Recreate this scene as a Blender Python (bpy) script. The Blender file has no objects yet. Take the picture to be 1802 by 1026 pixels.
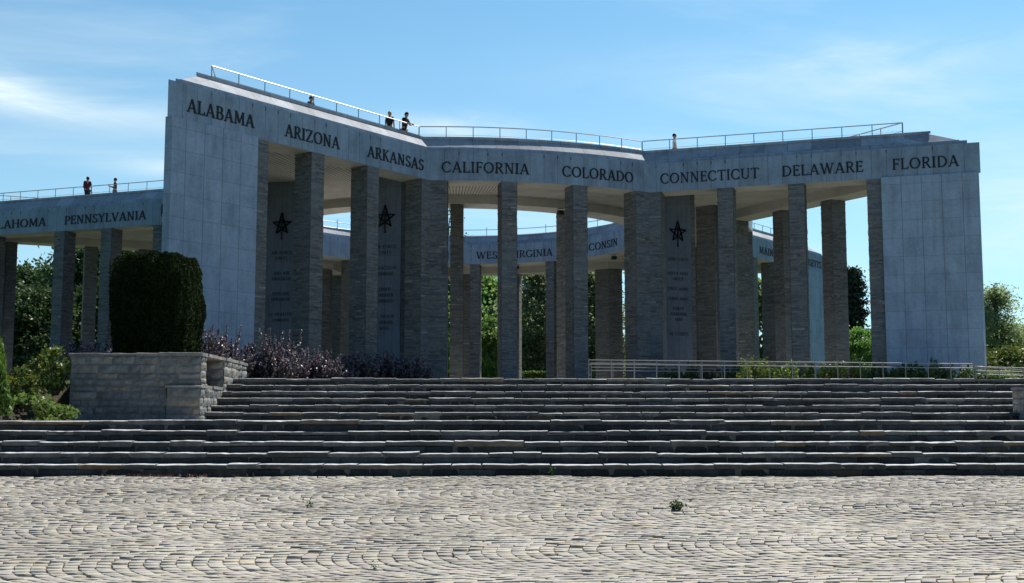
import bpy, bmesh, math, random
import numpy as np
from mathutils import Vector, Matrix, noise as mnoise
from mathutils.geometry import tessellate_polygon
R = math.radians
random.seed(7)
rng = np.random.default_rng(7)
sc = bpy.context.scene
COL = sc.collection

# ------------------------------------------------------------------ camera, world, sun, exposure
F_PX, PITCH, EYE = 2130.0, 0.1054, -1.0528          # platform of the memorial is z = 0
cam_d = bpy.data.cameras.new('camera'); cam = bpy.data.objects.new('camera', cam_d); COL.objects.link(cam)
cam.location = (0, 0, EYE); cam.rotation_euler = (R(90) + PITCH, 0, 0)
cam_d.sensor_width = 36; cam_d.lens = 36 * F_PX / 1802
cam_d.clip_start = 0.1; cam_d.clip_end = 5000
sc.camera = cam
SUN_AZ, SUN_EL = R(34), R(50)                        # azimuth measured from +y towards +x
world = bpy.data.worlds.new('World'); sc.world = world; world.use_nodes = True
def build_world():
    nt = world.node_tree; N = nt.nodes; L = nt.links; N.clear()
    out = N.new('ShaderNodeOutputWorld'); bg = N.new('ShaderNodeBackground'); bg.inputs[1].default_value = 0.058
    sky = N.new('ShaderNodeTexSky'); sky.sky_type = 'NISHITA'; sky.sun_disc = False
    sky.sun_elevation = SUN_EL; sky.sun_rotation = SUN_AZ; sky.air_density = 1.0; sky.dust_density = 0.5; sky.ozone_density = 2.0
    tc = N.new('ShaderNodeTexCoord')
    sep = N.new('ShaderNodeSeparateXYZ'); L.new(tc.outputs['Generated'], sep.inputs[0])
    def m(op, a, b=None, c=None):
        n = N.new('ShaderNodeMath'); n.operation = op
        for i, v in enumerate((a, b, c)):
            if v is None: continue
            if isinstance(v, (int, float)): n.inputs[i].default_value = v
            else: L.new(v, n.inputs[i])
        return n.outputs[0]
    zz = m('ADD', m('MAXIMUM', sep.outputs[2], 0.0), 0.22)
    cx = m('DIVIDE', sep.outputs[0], zz); cy = m('DIVIDE', sep.outputs[1], zz)
    cb = N.new('ShaderNodeCombineXYZ'); L.new(m('MULTIPLY', cx, 0.75), cb.inputs[0]); L.new(m('MULTIPLY', cy, 1.9), cb.inputs[1])
    n1 = N.new('ShaderNodeTexNoise'); L.new(cb.outputs[0], n1.inputs['Vector'])
    n1.inputs['Scale'].default_value = 1.55; n1.inputs['Detail'].default_value = 9; n1.inputs['Roughness'].default_value = 0.58; n1.inputs['Distortion'].default_value = 0.7
    r1 = N.new('ShaderNodeValToRGB'); r1.color_ramp.elements[0].position = 0.44; r1.color_ramp.elements[1].position = 0.84
    r1.color_ramp.interpolation = 'EASE'
    L.new(n1.outputs[0], r1.inputs[0])
    mask = m('MULTIPLY', r1.outputs[0], m('ADD', 0.18, m('MULTIPLY', m('MAXIMUM', sep.outputs[1], 0.0), 0.22)))
    az = m('ARCTAN2', sep.outputs[0], sep.outputs[1]); el = m('ARCSINE', sep.outputs[2])
    n2 = N.new('ShaderNodeTexNoise'); cb2 = N.new('ShaderNodeCombineXYZ'); L.new(m('MULTIPLY', az, 9.0), cb2.inputs[0]); L.new(m('MULTIPLY', el, 34.0), cb2.inputs[1])
    L.new(cb2.outputs[0], n2.inputs['Vector']); n2.inputs['Scale'].default_value = 1.0; n2.inputs['Detail'].default_value = 8; n2.inputs['Roughness'].default_value = .6; n2.inputs['Distortion'].default_value = .6
    brk = m('MULTIPLY', m('MAXIMUM', m('SUBTRACT', n2.outputs[0], 0.22), 0.0), 2.3)
    for a0, e0, sa, se, amp in ((-.43, .246, .055, .019, .95), (-.34, .232, .12, .012, .50), (-.05, .238, .045, .011, .85), (-.29, .195, .05, .008, .6), (.43, .17, .10, .05, .45), (.30, .285, .20, .022, .38), (1.6, .3, .4, .12, .5), (-1.5, .35, .4, .1, .5)):
        da = m('DIVIDE', m('SUBTRACT', az, a0), sa); de = m('DIVIDE', m('SUBTRACT', m('ADD', el, m('MULTIPLY', az, 0.02)), e0), se)
        gsn = m('POWER', 2.718, m('MULTIPLY', m('ADD', m('MULTIPLY', da, da), m('MULTIPLY', de, de)), -1.0))
        mask = m('ADD', mask, m('MULTIPLY', m('MULTIPLY', gsn, amp), brk))
    haze = m('MULTIPLY', m('POWER', m('SUBTRACT', 1.0, m('MAXIMUM', sep.outputs[2], 0.0)), 4.0), m('ADD', 0.12, m('MULTIPLY', m('MAXIMUM', sep.outputs[1], 0.0), 0.50)))
    mask = m('MINIMUM', m('ADD', mask, haze), 1.0)
    mx = N.new('ShaderNodeMix'); mx.data_type = 'RGBA'
    tint = N.new('ShaderNodeMix'); tint.data_type = 'RGBA'; tint.blend_type = 'MULTIPLY'; tint.inputs[0].default_value = 1.0
    L.new(sky.outputs[0], tint.inputs[6]); tcol = N.new('ShaderNodeMix'); tcol.data_type = 'RGBA'; L.new(m('SMOOTH_MIN', m('MAXIMUM', sep.outputs[1], 0.0), 0.9, 0.1), tcol.inputs[0]); tcol.inputs[6].default_value = (.46, .90, 1.20, 1); tcol.inputs[7].default_value = (.84, 1.67, 1.86, 1); L.new(tcol.outputs[2], tint.inputs[7])
    L.new(mask, mx.inputs[0]); L.new(tint.outputs[2], mx.inputs[6]); mx.inputs[7].default_value = (11.6, 13.8, 14.6, 1)
    L.new(mx.outputs[2], bg.inputs[0]); L.new(bg.outputs[0], out.inputs[0])
build_world()
sun_d = bpy.data.lights.new('sun', 'SUN'); sun = bpy.data.objects.new('sun', sun_d); COL.objects.link(sun)
sun_d.energy = 5.0; sun_d.angle = R(0.53); sun_d.color = (1.0, 0.95, 0.87)
sdir = Vector((math.sin(SUN_AZ) * math.cos(SUN_EL), math.cos(SUN_AZ) * math.cos(SUN_EL), math.sin(SUN_EL)))
sun.rotation_euler = sdir.to_track_quat('Z', 'Y').to_euler(); sun.location = (20, 60, 60)
sc.view_settings.view_transform = 'Standard'; sc.view_settings.look = 'None'; sc.view_settings.exposure = 0.35; sc.view_settings.gamma = 1.0
sc.cycles.use_denoising = True
sc.cycles.max_bounces = 6; sc.cycles.diffuse_bounces = 4; sc.cycles.transparent_max_bounces = 6
sc.cycles.sample_clamp_indirect = 6

# ------------------------------------------------------------------ helpers
def at(px, py, z):
    X = (px - 901) / F_PX; u = -(py - 513) / F_PX
    d = (X, math.cos(PITCH) - u * math.sin(PITCH), math.sin(PITCH) + u * math.cos(PITCH))
    t = (z - EYE) / d[2]
    return Vector((d[0] * t, d[1] * t, z))
def atY(px, py, Y):
    X = (px - 901) / F_PX; u = -(py - 513) / F_PX
    d = (X, math.cos(PITCH) - u * math.sin(PITCH), math.sin(PITCH) + u * math.cos(PITCH))
    t = Y / d[1]
    return Vector((d[0] * t, Y, EYE + d[2] * t))
def px_of(x, y, z):
    d = y * math.cos(PITCH) + (z - EYE) * math.sin(PITCH)
    return 901 + F_PX * x / d

class MB:
    def __init__(s): s.v = []; s.f = []; s.uv = []; s.tone = []; s.has_uv = False
    def face(s, pts, uv=None, tone=0.5):
        b = len(s.v); s.v += [tuple(p) for p in pts]; s.f.append(tuple(range(b, b + len(pts))))
        s.uv.append(uv or [(p[0], p[2]) for p in pts]); s.tone.append(tone)
    def box(s, x0, x1, y0, y1, z0, z1, tone=0.5):
        c = [(x0,y0,z0),(x1,y0,z0),(x1,y1,z0),(x0,y1,z0),(x0,y0,z1),(x1,y0,z1),(x1,y1,z1),(x0,y1,z1)]
        for q in ((0,1,5,4),(1,2,6,5),(2,3,7,6),(3,0,4,7),(4,5,6,7),(3,2,1,0)):
            P = [c[i] for i in q]
            if q in ((0,1,5,4),(2,3,7,6)): uv = [(p[0], p[2]) for p in P]
            elif q in ((1,2,6,5),(3,0,4,7)): uv = [(p[1], p[2]) for p in P]
            else: uv = [(p[0], p[1]) for p in P]
            s.face(P, uv, tone)
    def prism(s, poly, z0, z1, tone=0.5, top=True, u0=0.0):
        n = len(poly); u = u0
        for i in range(n):
            a, b = poly[i], poly[(i + 1) % n]; l = math.hypot(b[0]-a[0], b[1]-a[1])
            s.face([(a[0],a[1],z0),(b[0],b[1],z0),(b[0],b[1],z1),(a[0],a[1],z1)], [(u,z0),(u+l,z0),(u+l,z1),(u,z1)], tone); u += l
        if top:
            s.face([(p[0],p[1],z1) for p in poly], [(p[0],p[1]) for p in poly], tone)
            s.face([(p[0],p[1],z0) for p in reversed(poly)], [(p[0],p[1]) for p in reversed(poly)], tone)
    def tube(s, pts, r, n=6, tone=0.5):
        pts = [Vector(p) for p in pts]; rings = []
        for i, p in enumerate(pts):
            t = (pts[min(i+1, len(pts)-1)] - pts[max(i-1, 0)]).normalized()
            a = t.orthogonal().normalized() if abs(t.z) > .95 else t.cross(Vector((0,0,1))).normalized()
            b = t.cross(a); rr = r[i] if isinstance(r, (list, tuple)) else r
            rings.append([p + (a*math.cos(2*math.pi*k/n) + b*math.sin(2*math.pi*k/n))*rr for k in range(n)])
        b0 = len(s.v)
        for rg in rings: s.v += [tuple(q) for q in rg]
        for i in range(len(rings)-1):
            for k in range(n):
                q = (b0+i*n+k, b0+i*n+(k+1)%n, b0+(i+1)*n+(k+1)%n, b0+(i+1)*n+k)
                s.f.append(q); s.uv.append([(0,0)]*4); s.tone.append(tone)
        for q in (tuple(b0+k for k in range(n))[::-1], tuple(b0+(len(rings)-1)*n+k for k in range(n))):
            s.f.append(q); s.uv.append([(0,0)]*n); s.tone.append(tone)
    def mesh(s, name, mat):
        me = bpy.data.meshes.new(name); me.from_pydata(s.v, [], s.f)
        ul = me.uv_layers.new(name='UVMap'); flat = [c for u in s.uv for p in u for c in p]; ul.data.foreach_set('uv', flat)
        at_ = me.attributes.new('tone', 'FLOAT', 'FACE'); at_.data.foreach_set('value', s.tone)
        me.materials.append(mat); me.validate(); me.update(); return me

def link(name, me, parent=None, loc=(0,0,0), rz=0.0):
    o = bpy.data.objects.new(name, me); COL.objects.link(o)
    o.location = loc; o.rotation_euler = (0, 0, rz)
    if parent is not None: o.parent = parent
    return o
def obj(name, mb, mat, parent=None, loc=(0,0,0), rz=0.0, smooth=False):
    me = mb.mesh(name, mat)
    if smooth: me.shade_smooth()
    return link(name, me, parent, loc, rz)
def tag(o, label, cat, group=None, kind=None):
    o['label'] = label; o['category'] = cat
    if group: o['group'] = group
    if kind: o['kind'] = kind
    return o
def empty(name, loc=(0,0,0), rz=0.0):
    o = bpy.data.objects.new(name, None); COL.objects.link(o); o.location = loc; o.rotation_euler = (0,0,rz); o.empty_display_size = .3
    return o
def structure(o, label=None, cat=None):
    o['kind'] = 'structure'
    if label: o['label'] = label
    if cat: o['category'] = cat
    return o
def np_mesh(name, verts, faces_flat, loop_starts, loop_totals, mat, tone=None, mat_list=None):
    me = bpy.data.meshes.new(name)
    me.vertices.add(len(verts)); me.vertices.foreach_set('co', np.asarray(verts, dtype=np.float32).ravel())
    me.loops.add(len(faces_flat)); me.loops.foreach_set('vertex_index', np.asarray(faces_flat, dtype=np.int32))
    me.polygons.add(len(loop_starts)); me.polygons.foreach_set('loop_start', np.asarray(loop_starts, dtype=np.int32))
    me.polygons.foreach_set('loop_total', np.asarray(loop_totals, dtype=np.int32))
    me.update(calc_edges=True)
    if tone is not None:
        a = me.attributes.new('tone', 'FLOAT', 'FACE'); a.data.foreach_set('value', np.asarray(tone, dtype=np.float32))
    me.materials.append(mat)
    for m_ in (mat_list or []): me.materials.append(m_)
    return me
def quads_mesh(name, verts, quads, mat, tone=None):
    n = len(quads)
    return np_mesh(name, verts, quads.ravel(), np.arange(n)*4, np.full(n, 4), mat, tone)

# ------------------------------------------------------------------ materials
class G:
    def __init__(s, name):
        s.m = bpy.data.materials.new(name); s.m.use_nodes = True; s.nt = s.m.node_tree; s.N = s.nt.nodes; s.L = s.nt.links
        s.bsdf = s.N['Principled BSDF']; s.bsdf.inputs['Specular IOR Level'].default_value = 0.3
    def n(s, t, **kw):
        x = s.N.new(t)
        for k, v in kw.items(): setattr(x, k, v)
        return x
    def math(s, op, a, b=None, c=None, clamp=False):
        n = s.N.new('ShaderNodeMath'); n.operation = op; n.use_clamp = clamp
        for i, v in enumerate((a, b, c)):
            if v is None: continue
            if isinstance(v, (int, float)): n.inputs[i].default_value = v
            else: s.L.new(v, n.inputs[i])
        return n.outputs[0]
    def coord(s, kind='Object'): return s.n('ShaderNodeTexCoord').outputs[kind]
    def mapping(s, vec, scale=(1,1,1), loc=(0,0,0)):
        m = s.n('ShaderNodeMapping'); m.inputs['Scale'].default_value = scale; m.inputs['Location'].default_value = loc
        s.L.new(vec, m.inputs[0]); return m.outputs[0]
    def noise(s, vec, scale, detail=4, rough=.55, dist=0):
        n = s.n('ShaderNodeTexNoise'); s.L.new(vec, n.inputs['Vector'])
        n.inputs['Scale'].default_value = scale; n.inputs['Detail'].default_value = detail; n.inputs['Roughness'].default_value = rough; n.inputs['Distortion'].default_value = dist
        return n.outputs[0]
    def ramp(s, fac, stops):
        r = s.n('ShaderNodeValToRGB'); e = r.color_ramp.elements
        while len(e) < len(stops): e.new(.5)
        for i, (p, c) in enumerate(stops):
            e[i].position = p; e[i].color = (c, c, c, 1) if isinstance(c, (int, float)) else (*c, 1)
        s.L.new(fac, r.inputs[0]); return r.outputs[0]
    def mix(s, fac, a, b, mode='MIX'):
        m = s.n('ShaderNodeMix', data_type='RGBA', blend_type=mode)
        for i, v in ((0, fac), (6, a), (7, b)):
            if isinstance(v, (int, float)): m.inputs[i].default_value = v
            elif isinstance(v, tuple): m.inputs[i].default_value = (*v, 1)
            else: s.L.new(v, m.inputs[i])
        return m.outputs[2]
    def attr(s, name='tone'): return s.n('ShaderNodeAttribute', attribute_name=name).outputs['Fac']
    def done(s, col, rough=.8, bump=None, bstr=.4, bdist=.02):
        if isinstance(col, tuple): s.bsdf.inputs['Base Color'].default_value = (*col, 1)
        else: s.L.new(col, s.bsdf.inputs['Base Color'])
        if isinstance(rough, (int, float)): s.bsdf.inputs['Roughness'].default_value = rough
        else: s.L.new(rough, s.bsdf.inputs['Roughness'])
        if bump is not None:
            b = s.n('ShaderNodeBump'); b.inputs['Strength'].default_value = bstr; b.inputs['Distance'].default_value = bdist
            s.L.new(bump, b.inputs['Height']); s.L.new(b.outputs[0], s.bsdf.inputs['Normal'])
        return s.m

def mat_smooth_stone(name, base, bw, rh, joint, vary, drips=False, ztop=0):
    g = G(name); uv = g.coord('UV'); ob = g.coord('Object')
    br = g.n('ShaderNodeTexBrick', offset=0.0, offset_frequency=2, squash=1.0); g.L.new(uv, br.inputs['Vector'])
    br.inputs['Scale'].default_value = 1; br.inputs['Brick Width'].default_value = bw; br.inputs['Row Height'].default_value = rh
    br.inputs['Mortar Size'].default_value = joint; br.inputs['Mortar Smooth'].default_value = .3; br.inputs['Bias'].default_value = 0
    br.inputs['Color1'].default_value = (*[c*(1+vary) for c in base], 1); br.inputs['Color2'].default_value = (*[c*(1-vary) for c in base], 1)
    br.inputs['Mortar'].default_value = (*[c*.58 for c in base], 1)
    n1 = g.noise(g.mapping(ob, (1,1,1)), .9, 7, .62, .4)
    n2 = g.noise(g.mapping(ob, (1.6,1.6,.16)), 2.2, 5, .6)
    n3 = g.noise(ob, 9, 4, .6)
    c = g.mix(1.0, br.outputs['Color'], g.ramp(n1, [(.3, .80), (.52, 1.0), (.72, 1.12)]), 'MULTIPLY')
    c = g.mix(1.0, c, g.ramp(n2, [(.3, .80), (.5, 1.0), (.75, 1.08)]), 'MULTIPLY')
    c = g.mix(1.0, c, g.ramp(n3, [(.3, .9), (.7, 1.08)]), 'MULTIPLY')
    sv = g.n('ShaderNodeSeparateXYZ'); g.L.new(uv, sv.inputs[0])
    vj = g.math('ABSOLUTE', g.math('SUBTRACT', g.math('FRACT', g.math('ADD', g.math('DIVIDE', sv.outputs[0], bw), .5)), .5))
    c = g.mix(g.ramp(vj, [(.007/bw, .5), (.018/bw, 0.)]), c, tuple(x*.28 for x in base))
    if drips:
        sp = g.n('ShaderNodeSeparateXYZ'); g.L.new(uv, sp.inputs[0])
        fr = g.math('ABSOLUTE', g.math('SUBTRACT', g.math('FRACT', g.math('ADD', g.math('DIVIDE', sp.outputs[0], bw), .5)), .5))
        near = g.math('LESS_THAN', fr, .045)
        hi = g.math('MULTIPLY', g.math('GREATER_THAN', sp.outputs[1], ztop - .21), g.math('LESS_THAN', sp.outputs[1], ztop - .06))
        lo = g.math('GREATER_THAN', g.noise(g.mapping(uv, (1.6,.1,1)), 1.4, 2), .5)
        c = g.mix(g.math('MULTIPLY', g.math('MULTIPLY', near, hi), g.math('MULTIPLY', lo, .75)), c, (.05,.05,.055))
    h = g.math('ADD', g.math('MULTIPLY', br.outputs['Fac'], -.6), g.math('MULTIPLY', n3, .25))
    return g.done(c, .78, h, .35, .02)
def mat_brick(name):
    g = G(name); uv = g.coord('UV'); ob = g.coord('Object'); t = g.attr()
    oi = g.n('ShaderNodeObjectInfo').outputs['Random']
    va = g.n('ShaderNodeVectorMath'); va.operation = 'ADD'; g.L.new(uv, va.inputs[0]); cb = g.n('ShaderNodeCombineXYZ')
    g.L.new(g.math('MULTIPLY', oi, 37.0), cb.inputs[0]); g.L.new(g.math('MULTIPLY', oi, 53.0), cb.inputs[1]); g.L.new(cb.outputs[0], va.inputs[1]); v = va.outputs[0]
    c = g.ramp(t, [(0, (.10,.104,.108)), (.3, (.145,.146,.143)), (.5, (.185,.178,.165)), (.68, (.215,.20,.175)), (.82, (.185,.195,.21)), (.93, (.28,.27,.245)), (1, (.38,.37,.35))])
    nn = g.noise(g.mapping(v, (2.2, 6.5, 1)), 2.0, 5, .7)
    c = g.mix(1.0, c, g.ramp(nn, [(.28, .6), (.5, .98), (.72, 1.45)]), 'MULTIPLY')
    nb = g.noise(va.outputs[0], .45, 4, .6)
    c = g.mix(g.math('MULTIPLY', g.ramp(nb, [(.45, 0.), (.68, 1.)]), .5), c, (.20,.225,.25))
    st = g.noise(g.mapping(v, (4.2,.35,1)), 2.4, 3, .6)
    c = g.mix(g.math('MULTIPLY', g.ramp(st, [(.63, 0.), (.76, 1.)]), .32), c, (.30,.31,.31))
    return g.done(c, .85, nn, .8, .02)
def mat_rubble(name, lo, mid, hi, tint=(.2,.165,.125), worn_lit=None):
    g = G(name); ob = g.coord('Object'); t = g.attr()
    c = g.ramp(t, [(0, lo), (.5, mid), (.85, hi), (1, tint)])
    if worn_lit: c = g.mix(g.math('GREATER_THAN', t, 1.5), c, worn_lit)  # pale tread tops and lips: foot wear plus sunlit brightness put into the colour
    n1 = g.noise(ob, 7, 7, .65); n2 = g.noise(ob, 38, 4, .6); n3 = g.noise(ob, 1.3, 4, .6)
    c = g.mix(1.0, c, g.ramp(n1, [(.28, .55), (.5, .95), (.72, 1.4)]), 'MULTIPLY')
    c = g.mix(1.0, c, g.ramp(n3, [(.3, .72), (.7, 1.2)]), 'MULTIPLY')
    h = g.math('ADD', n1, g.math('MULTIPLY', n2, .35))
    return g.done(c, .85, h, .75, .03)
def mat_plain(name, col, rough=.6, var=.25, scale=3., metal=0.):
    g = G(name); n = g.noise(g.coord('Object'), scale, 5, .6)
    c = g.mix(1.0, col, g.ramp(n, [(.3, 1-var), (.7, 1+var)]), 'MULTIPLY')
    g.bsdf.inputs['Metallic'].default_value = metal
    return g.done(c, rough, n, .15, .01)
def mat_leaf(name, stops, rough=.45, trans=.25, spec=.5):
    g = G(name); t = g.attr(); oi = g.n('ShaderNodeObjectInfo').outputs['Random']
    c = g.ramp(t, stops)
    n = g.noise(g.coord('Object'), .55, 3, .6)
    c = g.mix(1.0, c, g.ramp(n, [(.3, .7), (.7, 1.3)]), 'MULTIPLY')
    hs = g.n('ShaderNodeHueSaturation'); g.L.new(c, hs.inputs['Color'])
    g.L.new(g.math('ADD', g.math('MULTIPLY', oi, .03), .485), hs.inputs['Hue']); g.L.new(g.math('ADD', g.math('MULTIPLY', oi, .35), .85), hs.inputs['Value'])
    c = hs.outputs[0]
    g.done(c, rough); g.bsdf.inputs['Specular IOR Level'].default_value = spec
    tr = g.n('ShaderNodeBsdfTranslucent'); g.L.new(c, tr.inputs[0])
    ms = g.n('ShaderNodeMixShader'); ms.inputs[0].default_value = trans
    g.L.new(g.bsdf.outputs[0], ms.inputs[1]); g.L.new(tr.outputs[0], ms.inputs[2])
    g.L.new(ms.outputs[0], g.N['Material Output'].inputs[0])
    return g.m

Z0, Z1 = 9.79, 11.17                                   # underside and top of the inscribed fascia
M = {}
M['fascia'] = mat_smooth_stone('fascia_stone', (.275,.35,.435), .66, 40., .006, .07, True, Z1)
M['parapet'] = mat_smooth_stone('parapet_stone', (.36,.385,.42), 1.1, 40., .008, .22)
M['panel'] = mat_smooth_stone('panel_stone', (.325,.405,.505), .86, .82, .008, .06)
M['tablet'] = mat_smooth_stone('tablet_stone', (.17,.20,.245), 5., 1.6, .006, .05)
M['brick'] = mat_brick('thin_coursed_stone')
M['bronze'] = mat_plain('dark_bronze', (.018,.019,.022), .5, .2, 9)
M['cream'] = mat_plain('cream_render', (.52,.505,.46), .9, .12, 1.2)
M['roofing'] = mat_plain('roof_felt', (.30,.29,.27), .9, .2, 1.5)
M['steel'] = mat_plain('brushed_steel', (.50,.50,.51), .5, .06, 4, .8)
M['galv'] = mat_plain('galvanised_steel', (.22,.225,.23), .55, .12, 6, .3)
M['black'] = mat_plain('black_housing', (.02,.02,.022), .5, .2)
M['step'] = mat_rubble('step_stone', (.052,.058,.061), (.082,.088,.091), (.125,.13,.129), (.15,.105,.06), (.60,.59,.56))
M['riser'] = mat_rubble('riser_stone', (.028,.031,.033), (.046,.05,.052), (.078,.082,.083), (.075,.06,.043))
M['mortar'] = mat_plain('mortar', (.17,.165,.15), .95, .2, 12)
M['wallstone'] = mat_rubble('wall_stone', (.15,.158,.158), (.19,.194,.188), (.235,.232,.218), (.235,.20,.155))
M['joint'] = mat_plain('sandy_joint', (.085,.077,.064), .95, .3, 10)
M['sett'] = None
def mat_sett():
    g = G('sett_stone'); t = g.attr(); ob = g.coord('Object')
    c = g.ramp(t, [(0, (.285,.245,.205)), (.2, (.385,.355,.295)), (.4, (.45,.42,.35)), (.55, (.40,.345,.31)), (.7, (.46,.43,.34)), (.84, (.44,.375,.265)), (.93, (.37,.345,.315)), (1, (.36,.265,.21))])
    n1 = g.noise(ob, 16, 5, .65); n2 = g.noise(ob, .45, 4, .6); n3 = g.noise(ob, 60, 3, .6)
    c = g.mix(1.0, c, g.ramp(n1, [(.3, .74), (.5, .97), (.72, 1.16)]), 'MULTIPLY')
    c = g.mix(1.0, c, g.ramp(n2, [(.3, .80), (.7, 1.12)]), 'MULTIPLY')
    return g.done(c, .8, g.math('ADD', n1, g.math('MULTIPLY', n3, .4)), .5, .01)
M['sett'] = mat_sett()
def mat_ground(name, a, b, c_, s=.6):
    g = G(name); ob = g.coord('Object'); n1 = g.noise(ob, s, 7, .65); n2 = g.noise(ob, 14, 5, .7)
    c = g.ramp(n1, [(.32, a), (.5, b), (.68, c_)])
    c = g.mix(1.0, c, g.ramp(n2, [(.3, .55), (.7, 1.35)]), 'MULTIPLY')
    return g.done(c, .95, n2, .9, .06)
M['lawn'] = mat_ground('lawn', (.045,.075,.018), (.07,.105,.028), (.10,.12,.04), .25)
M['soil'] = mat_ground('soil', (.045,.038,.022), (.075,.062,.036), (.10,.085,.05), 1.2)
def mat_flags():
    g = G('pale_flagstones'); uv = g.coord('Object')
    br = g.n('ShaderNodeTexBrick', offset=.5); g.L.new(uv, br.inputs['Vector']); br.inputs['Scale'].default_value = 1
    br.inputs['Brick Width'].default_value = .9; br.inputs['Row Height'].default_value = .6; br.inputs['Mortar Size'].default_value = .012
    br.inputs['Color1'].default_value = (.56,.54,.49,1); br.inputs['Color2'].default_value = (.48,.465,.43,1); br.inputs['Mortar'].default_value = (.16,.15,.14,1)
    n = g.noise(uv, 3, 6, .6)
    return g.done(g.mix(1.0, br.outputs[0], g.ramp(n, [(.3,.75),(.7,1.2)]), 'MULTIPLY'), .85, n, .3, .01)
M['flags'] = mat_flags()
CEN = Vector((-3.45, 72.97, 0))
def mat_slats():
    g = G('slatted_ceiling'); ob = g.coord('Object'); sp = g.n('ShaderNodeSeparateXYZ'); g.L.new(ob, sp.inputs[0])
    a = g.math('ARCTAN2', sp.outputs[1], sp.outputs[0])
    fr = g.math('ABSOLUTE', g.math('SUBTRACT', g.math('FRACT', g.math('MULTIPLY', a, 92.0)), .5))
    gap = g.ramp(fr, [(.39, 0.), (.43, 1.)])
    n = g.noise(ob, 1.2, 4, .6)
    c = g.mix(gap, g.mix(1.0, (.50,.485,.435), g.ramp(n, [(.3,.85),(.7,1.12)]), 'MULTIPLY'), (.06,.055,.05))
    return g.done(c, .8, g.math('SUBTRACT', 1.0, gap), .6, .03)
M['slats'] = mat_slats()
M['bark'] = mat_plain('bark', (.075,.062,.048), .9, .4, 5)
M['leaf_dark'] = mat_leaf('leaf_dark', [(0,(.03,.062,.018)),(.5,(.055,.105,.028)),(1,(.10,.16,.045))], .5, .38)
M['leaf_mid'] = mat_leaf('leaf_mid', [(0,(.06,.13,.028)),(.5,(.115,.22,.045)),(1,(.22,.30,.07))], .5, .6)
M['leaf_grey'] = mat_leaf('leaf_grey', [(0,(.13,.17,.075)),(.5,(.23,.28,.13)),(1,(.36,.40,.21))], .5, .65)
M['leaf_bright'] = mat_leaf('leaf_bright', [(0,(.06,.11,.02)),(.5,(.13,.19,.03)),(1,(.24,.27,.05))], .5, .4)
M['needle'] = mat_leaf('needle', [(0,(.012,.026,.012)),(.5,(.022,.042,.02)),(1,(.04,.065,.03))], .6, .1)
M['yew'] = mat_leaf('yew', [(0,(.010,.020,.006)),(.5,(.020,.034,.009)),(1,(.040,.052,.014))], .85, .10, .08)
M['thuja'] = mat_leaf('thuja', [(0,(.05,.12,.015)),(.5,(.09,.19,.025)),(1,(.16,.27,.04))], .55, .35)
M['plum'] = mat_leaf('plum', [(0,(.018,.010,.015)),(.40,(.04,.024,.033)),(.66,(.14,.105,.125)),(1,(.50,.43,.48))], .42, .25, .6)  # pale end of the ramp: lilac tips, with sun glints painted into the colour
def flat(name, c, rough=.8): return mat_plain(name, c, rough, .12, 25)

# ------------------------------------------------------------------ ground, plaza, steps
Y_EDGE, RISE, TREAD = 19.9, .178, .40
Z_PLAZA = -11 * RISE                                   # level of the setts at the foot of the steps
SLOPE = .0585
def plaza_z(y): return Z_PLAZA - SLOPE * (Y_EDGE - y)
Z_LAND = -6 * RISE; Y_LAND = Y_EDGE + 4 * TREAD; Y_UP = 28.5; TREAD_UP = .56; Y_TOP = Y_UP + 5 * TREAD_UP
X_L, X_R = -7.23, 11.64

def ground_h(x, y):
    h = 0.0
    if y < 33.5:
        t = min(max((y - 23.3) / 8.6, 0), 1); t = t*t*(3-2*t)
        h = -1.14 + 1.12 * t
        if x < -10: h += .10 * mnoise.noise((x*.8, y*.8, 0))
    if y < Y_LAND + .75 and abs(x) < 15.3: h = min(h, plaza_z(min(y, Y_EDGE)) - .16)
    elif y < Y_EDGE + .4: h = min(h, plaza_z(y) - .16)
    if y < Y_TOP + .5 and -8.0 < x < 15.4: h = min(h, -1.4)
    if y < 28.9 and -10.6 < x < -7: h = min(h, -1.4)
    return h - .03
def build_ground():
    xs = np.unique(np.concatenate([[-1500,-600,-250,-120,-80,-60,-45,-35,-28,-24], np.arange(-21, 24, .75), [28,35,45,60,80,120,250,600,1500]]))
    ys = np.unique(np.concatenate([[-300,-120,-50,-20,-8,0,4,8], np.arange(10, 36, .75), [40,48,56,64,75,90,110,140,200,350,700,1500,2500]]))
    V = np.array([[x, y, ground_h(x, y)] for y in ys for x in xs]); nx = len(xs)
    q = np.array([[j*nx+i, j*nx+i+1, (j+1)*nx+i+1, (j+1)*nx+i] for j in range(len(ys)-1) for i in range(nx-1)])
    me = quads_mesh('lawn', V, q, M['lawn']); me.materials.append(M['soil'])
    for p in me.polygons:
        c = p.center
        if -18 < c.x < -6.5 and 21 < c.y < 33 or (-14 < c.x < 1 and 36 < c.y < 54 and c.y > 1.25*c.x + 48): p.material_index = 1
    structure(link('lawn', me), 'green lawn and soil bank around the memorial', 'ground')
build_ground()

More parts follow.
